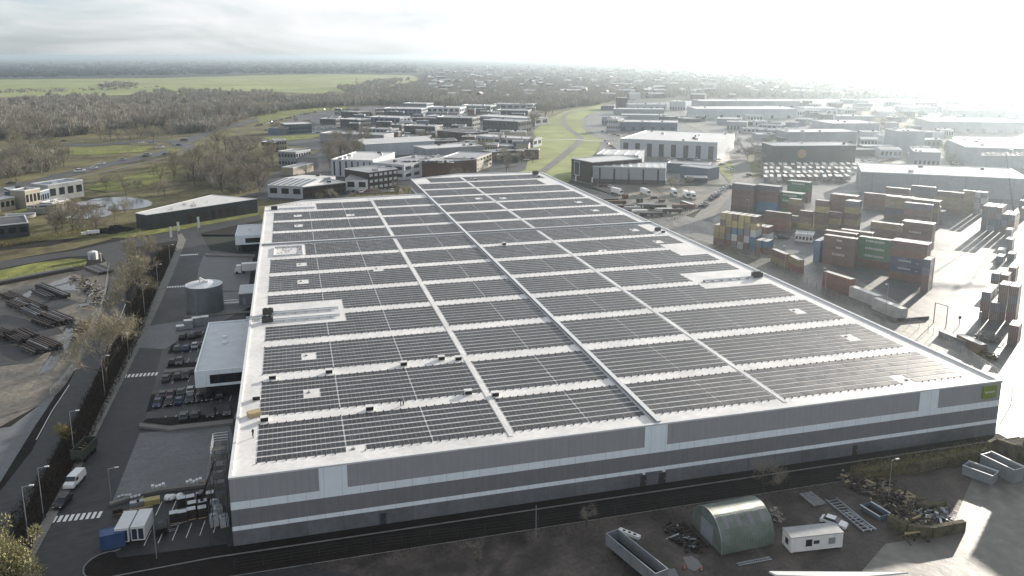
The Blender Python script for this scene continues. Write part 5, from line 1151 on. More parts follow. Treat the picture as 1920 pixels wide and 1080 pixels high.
fence('spiked palisade at the bright patch behind the skips', [(1822, 858), (1866, 848), (1900, 855)], 1.9, .5, 'steel_dark')
# gantry frame by the fence
r = thing('height_gantry', 'dark steel goal-shaped height frame at the terminal gate', 'gate frame', (*at(1750, 606), 0)); q = at(1773, 615); p = at(1750, 606); dx, dy = q[0]-p[0], q[1]-p[1]
MB().tube((0, 0, 0), (0, 0, 6.6), .14, n=6).build('post', 'steel_dark', r); MB().tube((dx, dy, 0), (dx, dy, 6.9), .14, n=6).build('post', 'steel_dark', r); MB().tube((0, 0, 6.5), (dx, dy, 6.8), .12, n=6).build('crossbar', 'steel_dark', r)
r = thing('signal_post', 'dark signal post right of the height frame', 'post', (*at(1798, 612), 0)); MB().tube((0, 0, 0), (0, 0, 3.2), .12, n=6).build('shaft', 'steel_dark', r); MB().box(-.35, .35, -.2, .2, 2.4, 3.3).build('head', 'black', r)
# terminal crane at the right edge
r = thing('gantry_crane', 'tall dark lattice crane with V legs at the right edge of the terminal', 'crane', (*at(1902, 412), 0))
def lattice(b, p, q, wd, n_, rr=.12):
    p, q = Vector(p), Vector(q); d = (q-p).normalized(); a_ = d.orthogonal().normalized(); c_ = d.cross(a_); off = [(a_+c_)*wd/2, (a_-c_)*wd/2, (-a_-c_)*wd/2, (-a_+c_)*wd/2]
    for o in off: b.tube(p+o, q+o, rr, n=4, cap=False)
    for i in range(n_):
        s0, s1 = p+(q-p)*i/n_, p+(q-p)*(i+1)/n_
        for k in range(4): b.tube(s0+off[k], s1+off[(k+1) % 4], rr*.6, n=3, cap=False)
    return b
lattice(MB(), (0, 0, 0), (9, -4, 33), 1.2, 14).build('leg', 'steel_dark', r); lattice(MB(), (0, 0, 0), (-8, 2, 33), .35, 14, .06).build('leg', 'steel_dark', r)
lattice(MB(), (-20, 5, 33), (16, -6, 33), 1.2, 16).build('boom', 'galv', r); MB().box(-1.6, 1.6, -1.6, 1.6, 0, .8).build('base', 'steel_dark', r)
for k in (-7, 10): MB().box(k-.8, k+.8, -.8, .8, 33.9, 35.2).build('trolley', 'flashing', r)
# white site office in the terminal
shed('white site office with bright roof in the middle of the terminal', (1490, 452), (1523, 455), 3.0, 7, 'white_paint', 'roof_white', wins=(1, 5, 'glass_dark'), name='site_office')
tag(wall_('concrete_barrier', 'low concrete barrier at the end of the white trailers', [(1683, 603), (1740, 598)], 1.0, .8, 'yard'), None)
heap('gravel', 'pale gravel heaps in the corner of the terminal', [(1838, 632), (1862, 640)], 3.0, 160, ['yard_light', 'footpath'], 'gravel', 'stuff', 2.2)
heap('brush', 'dark brush along the fence at the gravel corner', [(1838, 662), (1866, 675)], 1.2, 120, ['hedge', 'bush'], 'brush')
heap('clutter', 'dark pallets and scrap vehicles in the terminal yard', [(1442, 442), (1460, 446), (1478, 448)], 2.5, 170, ['steel_dark', 'galv', 'black'], 'clutter', 'stuff', 1.6)
def person(px, py, z, lb, top=(.5, .2, .03), rz=0, bend=0):
    u, v = at(px, py, z); r = bpy.data.objects.new('person', bpy.data.meshes.new('person')); COL.objects.link(r); r.location = (u, v, z); r.rotation_euler = (0, 0, rz)
    vs = [(0, 0, .95), (0, bend*.2, 1.2), (0, bend*.45, 1.42), (0, bend*.55, 1.52), (0, bend*.62, 1.66), (-.10, 0, .88), (-.13, .08, .48), (-.14, .0, .06), (-.14, .15, .04), (.10, 0, .88), (.12, .12, .48), (.14, -.04, .06), (.14, .1, .04), (-.2, bend*.42, 1.40), (-.26, .1+bend*.4, 1.12), (-.2, .3+bend*.4, .98), (.2, bend*.42, 1.40), (.26, .1+bend*.4, 1.12), (.2, .3+bend*.4, .98)]
    es = [(0, 1), (1, 2), (2, 3), (3, 4), (0, 5), (5, 6), (6, 7), (7, 8), (0, 9), (9, 10), (10, 11), (11, 12), (2, 13), (13, 14), (14, 15), (2, 16), (16, 17), (17, 18)]
    rad = [.15, .14, .16, .06, .11, .09, .07, .05, .045, .09, .07, .05, .045, .07, .05, .035, .07, .05, .035]
    me = r.data; me.from_pydata(vs, es, []); m_ = r.modifiers.new('skin', 'SKIN'); r.modifiers.new('sub', 'SUBSURF').levels = 1
    for i, sv in enumerate(me.skin_vertices[0].data if me.skin_vertices else []): sv.radius = (rad[i], rad[i])
    if not me.skin_vertices:
        bm = bmesh.new(); bm.from_mesh(me); ly = bm.verts.layers.skin.verify()
        for i, vv in enumerate(bm.verts): vv[ly].radius = (rad[i], rad[i]); vv[ly].use_root = (i == 0)
        bm.to_mesh(me); bm.free()
    me.materials.append(mat('overalls', (.03, .035, .05), .8)); tag(r, lb, 'person')
    MB().tube((0, bend*.2, 1.0), (0, bend*.45, 1.46), .20, .22, n=8).build('jacket', mat('jacket', top, .7), r); MB().tube((0, bend*.6, 1.66), (0, bend*.66, 1.78), .12, .09, n=8).build('helmet', mat('helmet', (.6, .6, .55), .4), r)
person(752, 761, ROOFZ, 'worker in dark clothes bending between two bands near the front of the roof', (.04, .06, .12), 1.0, .6); person(475, 820, ROOFZ, 'worker in dark jacket standing at the left roof edge near the front corner', (.02, .02, .03), 2.0)
person(756, 760, ROOFZ, 'second worker in a pale jacket beside the bending one', (.3, .32, .35), 4.0)
# ---------------------------------------------------------------- pallet bays at the lower left
def boxtrailer(px, py, rz, lb):
    r = thing('box_trailer', lb, 'trailer', (*at(px, py), .03), rz, 'white welfare units beside the blue container')
    MB().box(-1.08, 1.08, 0, 5.6, .45, 2.85).build('body', 'white_paint', r); MB().box(-1.11, 1.11, -.02, 5.62, 2.86, 2.98).build('roof', 'flashing', r)
    for x in (-.52, .5): MB().box(x-.40, x+.40, -.06, -.005, .7, 2.6).build('door', 'glass_blue', r)
    for s in (-1, 1): MB().tube((s*.85, 3, .35), (s*1.05, 3, .35), .35, n=10).build('wheel', 'black', r)
boxtrailer(230, 1022, R(-6), 'white box unit with blue double door beside the blue container'); boxtrailer(260, 1018, R(-6), 'white box unit with blue double door, right hand one of the pair')
A = at(189, 1034); o = container('blue', 6.06, 2.6, (A[0], A[1], .03), R(8), 'royal blue container at the rounded kerb in the lower left', 'blue container', False); o.scale = (.62, 1, 1)
M['tarp_blue'] = mat('royal_blue', (.045, .085, .20), .5, .4, n1=(.6, .2))
o.data = o.data.copy(); o.data.materials.clear(); o.data.materials.append(M['tarp_blue'])
pr = thing('goods_crate', 'x', 'crate', group='wrapped goods on pallets beside the stair tower'); MB().box(-.6, .6, -.5, .5, .15, 1.45).build('carton', 'steel_rust', pr); MB().box(-.62, .62, -.52, .52, 1.46, 1.5).build('cover', 'membrane_grey', pr); MB().box(-.6, .6, -.5, .5, 0, .13).build('pallet', 'wood_pale', pr)
pc = Proto(pr)
cr = [(341, 951), (358, 948), (377, 943), (395, 941), (361, 960), (381, 957), (327, 979), (343, 977), (360, 972), (380, 969)]
for i, (x, y) in enumerate(cr):
    row = 'rear' if y < 953 else ('middle' if y < 962 else 'front'); pc((*at(x, y), .03), R(8), 'pale topped goods crate, %s row of the pallet bays, %s from the left' % (row, ORD[[c for c in cr if (c[1] < 953) == (y < 953) and (c[1] < 962) == (y < 962)].index((x, y)) + 1]), scale=(1.15, 1.15, 1.3))
for x, y, lb in ((402, 985, 'grey wrapped load at the foot of the stair tower, front'), (410, 968, 'grey wrapped load at the foot of the stair tower, middle'), (421, 986, 'grey wrapped load tight against the warehouse corner'), (404, 957, 'grey wrapped load at the foot of the stair tower, rear')):
    r = thing('wrapped_load', lb, 'load', (*at(x, y), .03), R(12)); MB().box(-.7, .7, -.7, .7, .12, 1.9).build('wrap', 'membrane_grey', r); MB().box(-.7, .7, -.7, .7, 0, .11).build('pallet', 'wood_pale', r); MB().box(-.5, .5, -.5, .5, 1.9, 2.15).build('top_sack', 'galv', r)
for x, y, lb in ((316, 938, 'left'), (324, 937, 'middle'), (338, 935, 'right')):
    bm = bmesh.new(); bmesh.ops.create_icosphere(bm, subdivisions=2, radius=.75)
    for vv in bm.verts: vv.co.z = max(-.5, vv.co.z * .8) ; vv.co += Vector((rnd.uniform(-.1, .1), rnd.uniform(-.1, .1), rnd.uniform(-.08, .08)))
    me = bpy.data.meshes.new('bulk_bag'); bm.to_mesh(me); bm.free(); me.materials.append(M['white_paint']); o = bpy.data.objects.new('bulk_bag', me); COL.objects.link(o); o.location = (*at(x, y), .53); tag(o, 'white bulk bag by the low wall, %s of three' % lb, 'bag', 'white bulk bags')
r = thing('timber_stack', 'yellow wrapped stack of boards by the low wall', 'timber stack', (*at(286, 945), .03), R(8)); MB().box(-1.3, 1.3, -.7, .7, .1, 1.1).build('boards', mat('wrap_yellow', (.36, .30, .12), .6), r); MB().box(-1.2, -1, -.7, .7, 0, .09).build('bearer', 'wood_pale', r)
r = thing('timber_beam', 'long pale beam lying across the parking bays', 'beam', (*at(262, 955), .05), R(9)); MB().box(-4.2, 2.2, -.12, .12, .0, .25).build('beam', 'wood_pale', r); MB().box(-2, -1.8, -.3, .3, .26, .4).build('strap_block', 'steel_dark', r)
for x, y, lb in ((253, 950, 'grey tarped pallet left of the yellow stack'), (266, 947, 'grey pallet touching the yellow stack'), (221, 962, 'brown crate at the rounded paved corner')):
    r = thing('covered_pallet', lb, 'pallet', (*at(x, y), .03), R(10)); MB().box(-.8, .8, -.5, .5, .12, .95).build('cover', 'steel_rust' if 'brown' in lb else 'galv', r); MB().box(-.8, .8, -.5, .5, 0, .11).build('pallet', 'wood_pale', r)
for x, y, w_, lb in ((235, 934, 2.6, 'grey steel rack behind the low wall at its left end'), (257, 935, 2.2, 'second grey steel rack behind the low wall'), (298, 915, 2.6, 'row of white sacks on the paved apron behind the wall'), (355, 907, 1.2, 'white bottles crate on the apron, left of three'), (367, 906, 1.2, 'white pallet load on the apron, middle of three'), (379, 903, 1.0, 'tall white pallet load on the apron, right of three')):
    r = thing('stacked_goods', lb, 'goods', (*at(x, y), .03), R(8)); b = MB(); k = int(w_ / .6)
    for i in range(k): b.box(-w_/2 + i*.62, -w_/2 + i*.62 + .5, -.4, .4, .1, .5 + .3 * rnd.random())
    b.build('load', 'flashing' if 'white' in lb else 'galv', r); MB().box(-w_/2, w_/2, -.5, .5, 0, .09).build('pallet', 'wood_pale', r)
for i, (x, y) in enumerate(((339, 618), (354, 616), (369, 611), (384, 609))):
    r = thing('white_crate', 'white topped crate north of the first parked cars, %s from the left' % ORD[i+1], 'crate', (*at(x, y), .03), R(5), 'white crates north of the car park'); MB().box(-1.2, 1.2, -.9, .9, .1, (1.2 if i == 0 else 2.6)).build('body', 'galv', r); MB().box(-1.25, 1.25, -.95, .95, (1.21 if i == 0 else 2.61), (1.3 if i == 0 else 2.7)).build('lid', 'white_paint', r)
# telehandler with a raised brown boom
r = thing('telehandler', 'brown telescopic handler reaching its boom up to the stair tower', 'telehandler', (*at(383, 948), .03), R(70))
MB().box(-2.2, 1.8, -1.0, 1.0, .6, 1.5).build('chassis', 'steel_rust', r); MB().box(-.6, .9, .25, 1.0, 1.51, 2.6).build('cab', 'glass_dark', r)
for x in (-1.5, 1.2):
    for y in (-1.0, 1.0): MB().tube((x, y-.2, .55), (x, y+.2, .55), .55, n=12).build('wheel', 'black', r)
p0 = Vector(r.location); q = Vector((*at(403, 862, 12.5), 12.5)); d = Matrix.Rotation(-R(70), 3, 'Z') @ (q - p0); s_ = Vector((-1.4, -.2, 1.6))
m_ = s_ + (d - s_) * .55; MB().tube(s_, m_, .32, .28, n=4).build('boom', 'steel_rust', r); MB().tube(m_, d, .22, .18, n=4).build('boom_extension', 'steel_dark', r)
r = thing('forklift', 'dark forklift standing between the white box units and the crates', 'forklift', (*at(303, 1000), .03), R(12)); MB().box(-.9, .9, -.55, .55, .3, 1.1).build('body', 'black', r); MB().box(-.5, .4, -.5, .5, 2.0, 2.08).build('overhead_guard', 'steel_dark', r)
b = MB()
for x in (-.5, .4):
    for y in (-.45, .45): b.tube((x, y, 1.1), (x, y, 2.0), .04, n=4)
b.build('guard_post', 'steel_dark', r); MB().box(1.0, 1.1, -.4, .4, .1, 2.6).build('mast', 'steel_dark', r); MB().box(1.1, 2.2, -.35, -.2, .1, .15).box(1.1, 2.2, .2, .35, .1, .15).build('fork', 'galv', r)
for x in (-.6, .6):
    for y in (-.55, .55): MB().tube((x, y-.12, .3), (x, y+.12, .3), .3, n=10).build('wheel', 'black', r)
MB().box(1.5, 3.2, -.06, .06, .9, 1.0).build('carriage_bar', 'galv', r)
# lorries at the docks
def lorry(px, py, rz, lb, ln=10, tm='p_white', cm='p_white', z=.03, group='lorries'):
    r = thing('lorry', lb, 'lorry', (*at(px, py), z), rz, group)
    MB().box(-1.2, 1.2, -ln, -.4, 1.0, 3.7).build('trailer_box', tm, r); MB().box(-.45, .45, -ln, 1.8, .65, .95).build('chassis', 'steel_dark', r); c_ = MB()
    c_.v = [(-1.2, -.1, .5), (1.2, -.1, .5), (1.2, 2.2, .5), (-1.2, 2.2, .5), (-1.15, -.1, 3.1), (1.15, -.1, 3.1), (1.15, 1.5, 3.1), (-1.15, 1.5, 3.1), (-1.2, 2.2, 1.7), (1.2, 2.2, 1.7)]
    c_.f = [(0, 1, 2, 3), (4, 5, 6, 7), (0, 4, 5, 1), (1, 5, 6, 9, 2), (0, 3, 8, 7, 4), (3, 2, 9, 8), (8, 9, 6, 7)]; c_.m = [0]*7; c_.build('cab', cm, r)
    w_ = MB(); w_.poly([(-1.02, 2.18, 1.8), (1.02, 2.18, 1.8), (1.0, 1.56, 3.0), (-1.0, 1.56, 3.0)]); w_.v = [(x, y+.02, z_+.02) for x, y, z_ in w_.v]; w_.build('windscreen', 'glass_dark', r)
    for y in (-ln+1.2, -ln+2.4, -1, 1.4):
        for s in (-1, 1): MB().tube((s*.85, y, .5), (s*1.2, y, .5), .5, n=10).build('wheel', 'black', r)
    return r
lorry(452, 512, R(90), 'white lorry docked behind the round tank with its cab showing', 9)
lorry(1162, 366, R(190), 'white lorry with high cab at the far end of the trailer park, left of three', 8); lorry(1214, 367, R(180), 'white lorry facing the camera in the middle of the trailer park', 8); lorry(1265, 368, R(165), 'white box lorry in the trailer park beside the closed pair', 8); lorry(1289, 372, R(165), 'left lorry of the closed pair in the trailer park', 8); lorry(1300, 374, R(160), 'right lorry of the closed pair in the trailer park', 8)
def trailer(px, py, rz, lb, bed='steel_dark', load=None, ln=12, h=1.2):
    r = thing('flat_trailer', lb, 'trailer', (*at(px, py), .03), rz, 'parked trailers'); MB().box(-1.2, 1.2, -ln, 0, 1.0, 1.25).build('bed', bed, r); b = MB()
    for y in (-ln+1, -ln+2.3, -1.6):
        for s in (-1, 1): b.tube((s*.9, y, .5), (s*1.2, y, .5), .5, n=8)
    b.build('wheel', 'black', r)
    if load: MB().box(-1.15, 1.15, -ln+.5, -.5, 1.26, 1.26+h).build('load', load, r)
tt = [(1175, 385, 'brick'), (1190, 392, 'steel_rust'), (1202, 397, 'roof_grey'), (1215, 402, 'membrane'), (1228, 405, 'steel_dark'), (1245, 405, 'steel_rust'), (1262, 400, 'roof_white'), (1160, 378, 'brick_dark'), (1250, 392, 'steel_dark'), (1290, 392, 'brick'), (1228, 388, 'roof_grey'), (1280, 400, 'steel_rust')]
for i, (x, y, m_) in enumerate(tt): trailer(x, y, R(-100 + rnd.uniform(-6, 6)), '%s loaded flat trailer in the trailer park, %s along the fence' % ({'brick': 'red brown', 'steel_rust': 'rusty', 'roof_grey': 'grey', 'membrane': 'cream', 'steel_dark': 'dark', 'roof_white': 'white', 'brick_dark': 'dark brown'}[m_], ORD[i+1]), 'steel_dark', m_, rnd.uniform(8, 12), rnd.uniform(.5, 1.6))
for i, (x, y) in enumerate(((1172, 372), (1199, 380), (1226, 372), (1241, 378), (1213, 390), (1180, 396))):
    tag(MB().box(-1.3, 1.3, -1.3, 1.3, 0, 2.4 if i < 2 else 1.2).rot(R(20), *at(x, y), .03).build('stacked_crate', ['brick', 'brick_dark', 'steel_rust'][i % 3]), 'square brown crate among the trailers, %s' % ['by the left lorry', 'right of the left lorry', 'in the middle of the park', 'in front of the box lorry', 'between two trailers', 'close to the near fence'][i], 'crate')
# small cars parked all over the business park: simple bodies, seen a few pixels large
b = MB(); b.box(-.9, .9, -2.2, 2.2, .3, .95); i = len(b.v); b.v += [(-.8, -1.6, .95), (.8, -1.6, .95), (.8, 1.0, .95), (-.8, 1.0, .95), (-.65, -1.1, 1.45), (.65, -1.1, 1.45), (.65, .4, 1.45), (-.65, .4, 1.45)]
b.f += [(i, i+1, i+5, i+4), (i+1, i+2, i+6, i+5), (i+2, i+3, i+7, i+6), (i+3, i, i+4, i+7), (i+4, i+5, i+6, i+7)]; b.m += [1, 1, 1, 1, 0]
FAR = {k: b.mesh('parked_car', ['p_' + k, 'glass_dark']) for k in PAINT}
def farcar(px, py, rz, z, label, group, z_at=0, s=1):
    k = rnd.choices(list(PAINT), [3, 3, 4, 6, 1, 1])[0]; o = bpy.data.objects.new('parked_car', FAR[k]); COL.objects.link(o); o.location = (*at(px, py, z_at), z); o.rotation_euler = (0, 0, rz); o.scale = (s, s, s); tag(o, label, 'car', group); return o
def carline(p, q, n_, lb, group, jit=1.0, rz=None, z=0, zat=0, s=1.15):
    for i in range(n_):
        if rnd.random() < .12: continue
        t = (i + rnd.uniform(-.2, .2)) / max(1, n_ - 1); x, y = p[0] + (q[0]-p[0])*t, p[1] + (q[1]-p[1])*t + rnd.uniform(-jit, jit)*.3
        farcar(x, y, rz if rz is not None else rnd.uniform(0, 3.1), z, lb, group, zat, s)
carline((482, 236), (640, 199), 26, 'small car parked in the long row along the far left road', 'cars along the far left road'); carline((500, 245), (560, 228), 9, 'small car parked behind the glass fronted office', 'cars behind the glass office')
carline((590, 250), (700, 246), 16, 'small car between the glass office and the far halls', 'cars on the open lot'); carline((600, 241), (735, 240), 16, 'small car in the second row of the open lot', 'cars in the second row'); carline((610, 228), (640, 216), 6, 'small car by the road side offices', 'cars by the road side offices')
carline((752, 306), (860, 306), 14, 'small car parked on the roof of the red-brick hall', 'rooftop cars', 2, None, 8.75, 8.6); carline((650, 362), (760, 358), 9, 'small car in front of the dark brick office', 'cars by the brick office')
carline((905, 285), (985, 300), 9, 'small car beside the cream office end', 'cars by the cream office'); carline((1135, 266), (1155, 285), 5, 'small car left of the loading door hall', 'cars left of the door hall'); carline((1345, 302), (1375, 325), 9, 'small car in the lot right of the loading door hall', 'cars right of the door hall', 8)
carline((1250, 302), (1305, 301), 9, 'white van nose to tail in front of the loading doors', 'vans by the loading doors', 1, 0, 0, 0, 1.5); carline((1318, 388), (1362, 352), 10, 'car on the terminal approach by the container stacks', 'cars by the stacks'); carline((1130, 350), (1150, 352), 4, 'small car by the workshop hall', 'cars by the workshop')
for x, y in ((20, 345), (98, 341), (150, 322), (176, 316), (190, 308), (272, 294), (276, 292), (310, 290), (265, 268), (285, 270), (300, 277), (118, 265), (345, 264), (335, 273), (230, 300)): farcar(x, y, R(-65) if x < 250 else R(-80), -.15, 'vehicle driving on the main road at the far left', 'traffic on the far left road', 0, 1.25 if x % 3 else 1.7)
for x, y in ((1378, 268), (1384, 286), (1398, 305), (1404, 330), (1370, 352), (1650, 270), (1700, 250)): farcar(x, y, R(-10), -.1, 'vehicle on the pale far road at the right', 'traffic on the right hand road', 0, 1.3)
for i in range(60):     # white trailers of the truck park behind the stacks
    row_ = i // 15; x, y = 1440 + (i % 15) * 12 + rnd.uniform(-3, 3), 318 + row_ * 8 + rnd.uniform(-1, 1)
    if row_ > 1 and x > 1600: continue
    A = at(x, y); o = bpy.data.objects.new('parked_trailer', cont_mesh(rnd.choice(['white', 'white', 'grey', 'slate', 'brown']), 12, 2.8)); COL.objects.link(o); o.location = (A[0], A[1], .9); o.rotation_euler = (0, 0, R(60 + rnd.uniform(-4, 4)))
    tag(o, 'box trailer in the truck park behind the containers, row %s' % ['one', 'two', 'three', 'four'][row_], 'trailer', 'box trailers of the truck park, row %d' % row_)
# steel stacks on the left yard
def steel(px0, py0, px1, py1, wd, h, lb, mk='steel_rust'):
    A, B2 = at(px0, py0), at(px1, py1); ln = math.dist(A, B2); r = thing('steel_beam_stack', lb, 'beam stack', (A[0], A[1], .05), ang(A, B2), 'stacks of steel beams in the left yard'); b = MB(); n_ = max(3, int(wd / .8))
    for lv in range(int(h / .5)):
        for i in range(n_): o_ = rnd.uniform(-.9, .9); b.box(o_, ln + o_, i * wd/n_, i * wd/n_ + wd/n_*.55, .15 + lv*.5, .15 + lv*.5 + .38, rnd.choice([0, 0, 1]))
    b.build('beams', [mk, 'galv_dull'], r); b = MB()
    for x in (ln*.15, ln*.5, ln*.85): b.box(x, x+.25, -.2, wd+.2, 0, .14)
    b.build('bearer', 'wood_pale', r)
for a_ in ((58, 548, 88, 562, 3, 1.0, 'dark beam stack on the muddy turn, rear one'), (66, 540, 118, 561, 3, 1.5, 'longer dark beam stack on the muddy turn'), (0, 558, 24, 567, 4, 1.5, 'rusty beam stack at the left frame edge, upper group'), (12, 573, 40, 583, 4, 1.5, 'beam stack third from the right in the upper row'), (40, 586, 70, 600, 4, 1.5, 'beam stack second from the right in the upper row'), (74, 596, 112, 612, 5, 1.5, 'rightmost beam stack of the upper row'), (28, 566, 76, 586, 3, 1.5, 'rear beam stack of the upper row'), (60, 604, 92, 616, 3, 1, 'front beam stack of the upper row'),
            (-20, 628, 8, 640, 4, 1.5, 'beam stack cut by the left frame edge, lower group'), (4, 634, 36, 648, 4, 1.5, 'middle beam stack of the lower row'), (28, 626, 56, 640, 3, 1.5, 'rear beam stack of the lower row'), (50, 646, 86, 662, 5, 1.5, 'rightmost beam stack of the lower row'), (36, 654, 62, 666, 3, 1, 'front beam stack of the lower row'), (158, 505, 186, 516, 6, 1, 'dark sheet pile stack by the outer road'), (0, 536, 142, 508, 2.4, 1.5, 'very long dark pipe stack along the yard fence')):
    steel(*a_, mk='steel_dark' if 'dark' in a_[6] else 'steel_rust')
heap('scrap', 'scattered timber and scrap in the upper steel yard', [(135, 520), (165, 535), (178, 552), (182, 575)], 3.5, 240, ['steel_dark', 'galv', 'dark_earth', 'wood_pale'], 'scrap', zmax=1.0); heap('scrap', 'timber and branches beside the outer road', [(150, 625), (165, 605), (140, 640)], 2.4, 120, ['wood_pale', 'dark_earth', 'steel_rust'], 'scrap', zmax=.8)
r = thing('farm_trailer', 'white tipped trailer on the grass left of the long dark hall', 'trailer', (*at(178, 440), 0), R(10)); MB().box(-3, 2, -1.1, 1.1, .8, 2.0).build('body', 'white_paint', r); MB().box(-5.5, -3.2, -1, 1, .6, 1.6).build('hood', 'white_paint', r)
for x in (-2, 1): MB().tube((x, -1.1, .45), (x, 1.1, .45), .45, n=10).build('wheel', 'black', r)
hb = MB()
for _ in range(60):
    a_ = rnd.uniform(0, 6.28); q = rnd.random() ** .5; x, y = 9*q*math.cos(a_), 5*q*math.sin(a_); z = 2.6*(1-q**1.6); s_ = rnd.uniform(1.2, 2.2); hb.tube((x, y, -.2), (x, y, max(.3, z)), s_, s_*.4, n=7)
hb.v = [(x + at(215, 432)[0], y + at(215, 432)[1], z) for x, y, z in hb.v]; tag(hb.build('soil', 'dark_earth'), 'black soil heap beside the long dark hall', 'soil heap', kind='stuff')
# pylons
def pylon(px, py, h, lb):
    r = thing('lattice_mast', lb, 'mast', (*at(px, py), -.4), 0, 'distant lattice masts'); b = MB(); n_ = 10
    for sx in (-1, 1):
        for sy in (-1, 1): b.tube((sx*h*.07, sy*h*.07, 0), (sx*.5, sy*.5, h), .28, n=4, cap=False)
    b.build('leg', 'galv', r); b = MB()
    for i in range(n_):
        z0, z1 = h*i/n_, h*(i+1)/n_; w0, w1 = h*.07*(1-i/n_)+.5*i/n_, h*.07*(1-(i+1)/n_)+.5*(i+1)/n_
        for s in (-1, 1): b.tube((-w0, s*w0, z0), (w1, s*w1, z1), .16, n=3, cap=False); b.tube((s*w0, -w0, z0), (s*w1, w1, z1), .16, n=3, cap=False)
    b.build('bracing', 'galv', r); b = MB()
    for z in (.72, .86): b.bar((-h*.14, 0, h*z), (h*.14, 0, h*z), .5, .5)
    b.build('crossarm', 'galv', r)
pylon(670, 205, 48, 'tall pale lattice mast rising from the trees left of centre'); pylon(801, 180, 50, 'tall pale lattice mast farther off right of its twin')

# ================================================================= TREES AND WOODS
def tree_meshes(seed, h, w_, n_tw, kind='round', tw=.05, tl=1.5):
    """bare tree: (trunk mesh builder, crown mesh builder)"""
    q = random.Random(seed); T, C = MB(), MB(); tips = []
    th = h * (.30 if kind == 'round' else .15)
    T.tube((0, 0, -.2), (0, 0, th), h * .022, h * .017, n=7, cap=False)
    def branch(p, d, ln, r_, lvl):
        segs = 3; pts = [p]
        for i in range(segs):
            d = (d + Vector((q.gauss(0, .13), q.gauss(0, .13), q.gauss(.05, .08)))).normalized(); pn = pts[-1] + d * ln / segs
            rr = r_ * (1 - .75 * i / segs); (T if lvl < 2 else C).tube(pts[-1], pn, rr, rr * .7, n=5 if lvl < 1 else 3, cap=False); pts.append(pn)
            if lvl < 2 and i > 0 or lvl == 2:
                for _ in range(2 if lvl < 2 else 1):
                    a_ = q.uniform(0, 6.28); o = d.orthogonal().normalized(); o.rotate(Matrix.Rotation(a_, 3, d)); nd = (d * q.uniform(.6, 1.1) + o * q.uniform(.5, .95) + Vector((0, 0, .22))).normalized()
                    if lvl < 2: branch(pn, nd, ln * q.uniform(.48, .68), rr * .6, lvl + 1)
                    else: tips.append((pn, nd))
        tips.append((pts[-1], d)); tips.append((pts[-2], d))
    nb = 7 if kind == 'round' else 11
    for i in range(nb):
        a_ = 2 * math.pi * i / nb + q.uniform(-.4, .4)
        if kind == 'round': p = Vector((0, 0, th * q.uniform(.75, 1.05))); el = q.uniform(.35, 1.35); d = Vector((math.cos(a_) * math.cos(el), math.sin(a_) * math.cos(el), math.sin(el))); ln = (w_ * .5 * math.cos(el) + (h - th) * math.sin(el)) * .62
        else: p = Vector((0, 0, th + (h - th) * .6 * i / nb)); d = Vector((math.cos(a_) * .45, math.sin(a_) * .45, 1)).normalized(); ln = h * .34
        branch(p, d, ln, h * .010, 0)
    if kind != 'round': T.tube((0, 0, th), (0, 0, h * .9), h * .014, h * .003, n=5, cap=False)
    for k in range(n_tw):
        p, d = tips[k % len(tips)]; v = (d + Vector((q.gauss(0, .55), q.gauss(0, .55), q.gauss(.15, .45)))).normalized(); s0 = p + Vector((q.gauss(0, .45), q.gauss(0, .45), q.gauss(0, .45))) * (h / 14)
        e_ = s0 + v * tl * q.uniform(.5, 1.15); o = v.orthogonal().normalized(); o.rotate(Matrix.Rotation(q.uniform(0, 6.28), 3, v)); o *= tw
        C.poly([s0 - o, s0 + o, e_])
    return T, C
def tree_proto(seed, h, w_, n_tw, kind='round', tw=.05, tl=1.5, m='twig', name='tree'):
    T, C = tree_meshes(seed, h, w_, n_tw, kind, tw, tl); r = thing(name, 'x', 'tree'); T.build('trunk', 'bark', r); C.build('crown', m, r); return Proto(r)
TP = {'round': [tree_proto(11 + i, 12, 11, 1500, 'round', .075, 1.5, m=('twig' if i % 2 else 'twig_grey')) for i in range(4)],
      'tall': [tree_proto(31 + i, 15, 5, 1100, 'tall', .08, 1.4, m=('twig' if i % 2 else 'twig_grey')) for i in range(3)]}
def inpoly(x, y, P):
    c = False
    for i in range(len(P)):
        x0, y0 = P[i]; x1, y1 = P[i-1]
        if (y0 > y) != (y1 > y) and x < (x1 - x0) * (y - y0) / (y1 - y0) + x0: c = not c
    return c
def scatter(P, n_, mind, rng=rnd):
    """n_ points of the place inside the picture polygon P, at least mind metres apart"""
    xs, ys = [p[0] for p in P], [p[1] for p in P]; res = []; tries = 0
    while len(res) < n_ and tries < n_ * 30:
        tries += 1; x, y = rng.uniform(min(xs), max(xs)), rng.uniform(min(ys), max(ys))
        if not inpoly(x, y, P): continue
        g = at(x, y)
        if all((g[0]-a_[0])**2 + (g[1]-a_[1])**2 > mind*mind for a_ in res): res.append(g)
    return res
def grove(P, n_, mind, kinds, s0, s1, label, group):
    for g in scatter(P, n_, mind):
        k = rnd.choice(kinds); s = rnd.uniform(s0, s1); TP[k][rnd.randrange(len(TP[k]))]((g[0], g[1], -.2), rnd.uniform(0, 6.28), label, group, (s, s, s * rnd.uniform(.9, 1.12)))
grove([(370, 300), (430, 275), (470, 262), (520, 305), (505, 352), (445, 372), (400, 358), (350, 345), (300, 345), (330, 320)], 44, 7, ['round', 'round', 'tall'], .75, 1.15, 'bare brown tree in the wood by the main road', 'trees of the wood by the main road')
grove([(180, 350), (260, 340), (330, 350), (330, 378), (280, 368), (170, 372), (140, 385), (100, 400), (200, 402), (240, 396), (250, 410), (90, 415), (110, 380)], 10, 9, ['round'], .4, .7, 'bare tree among the ponds of the water works', 'trees by the ponds')
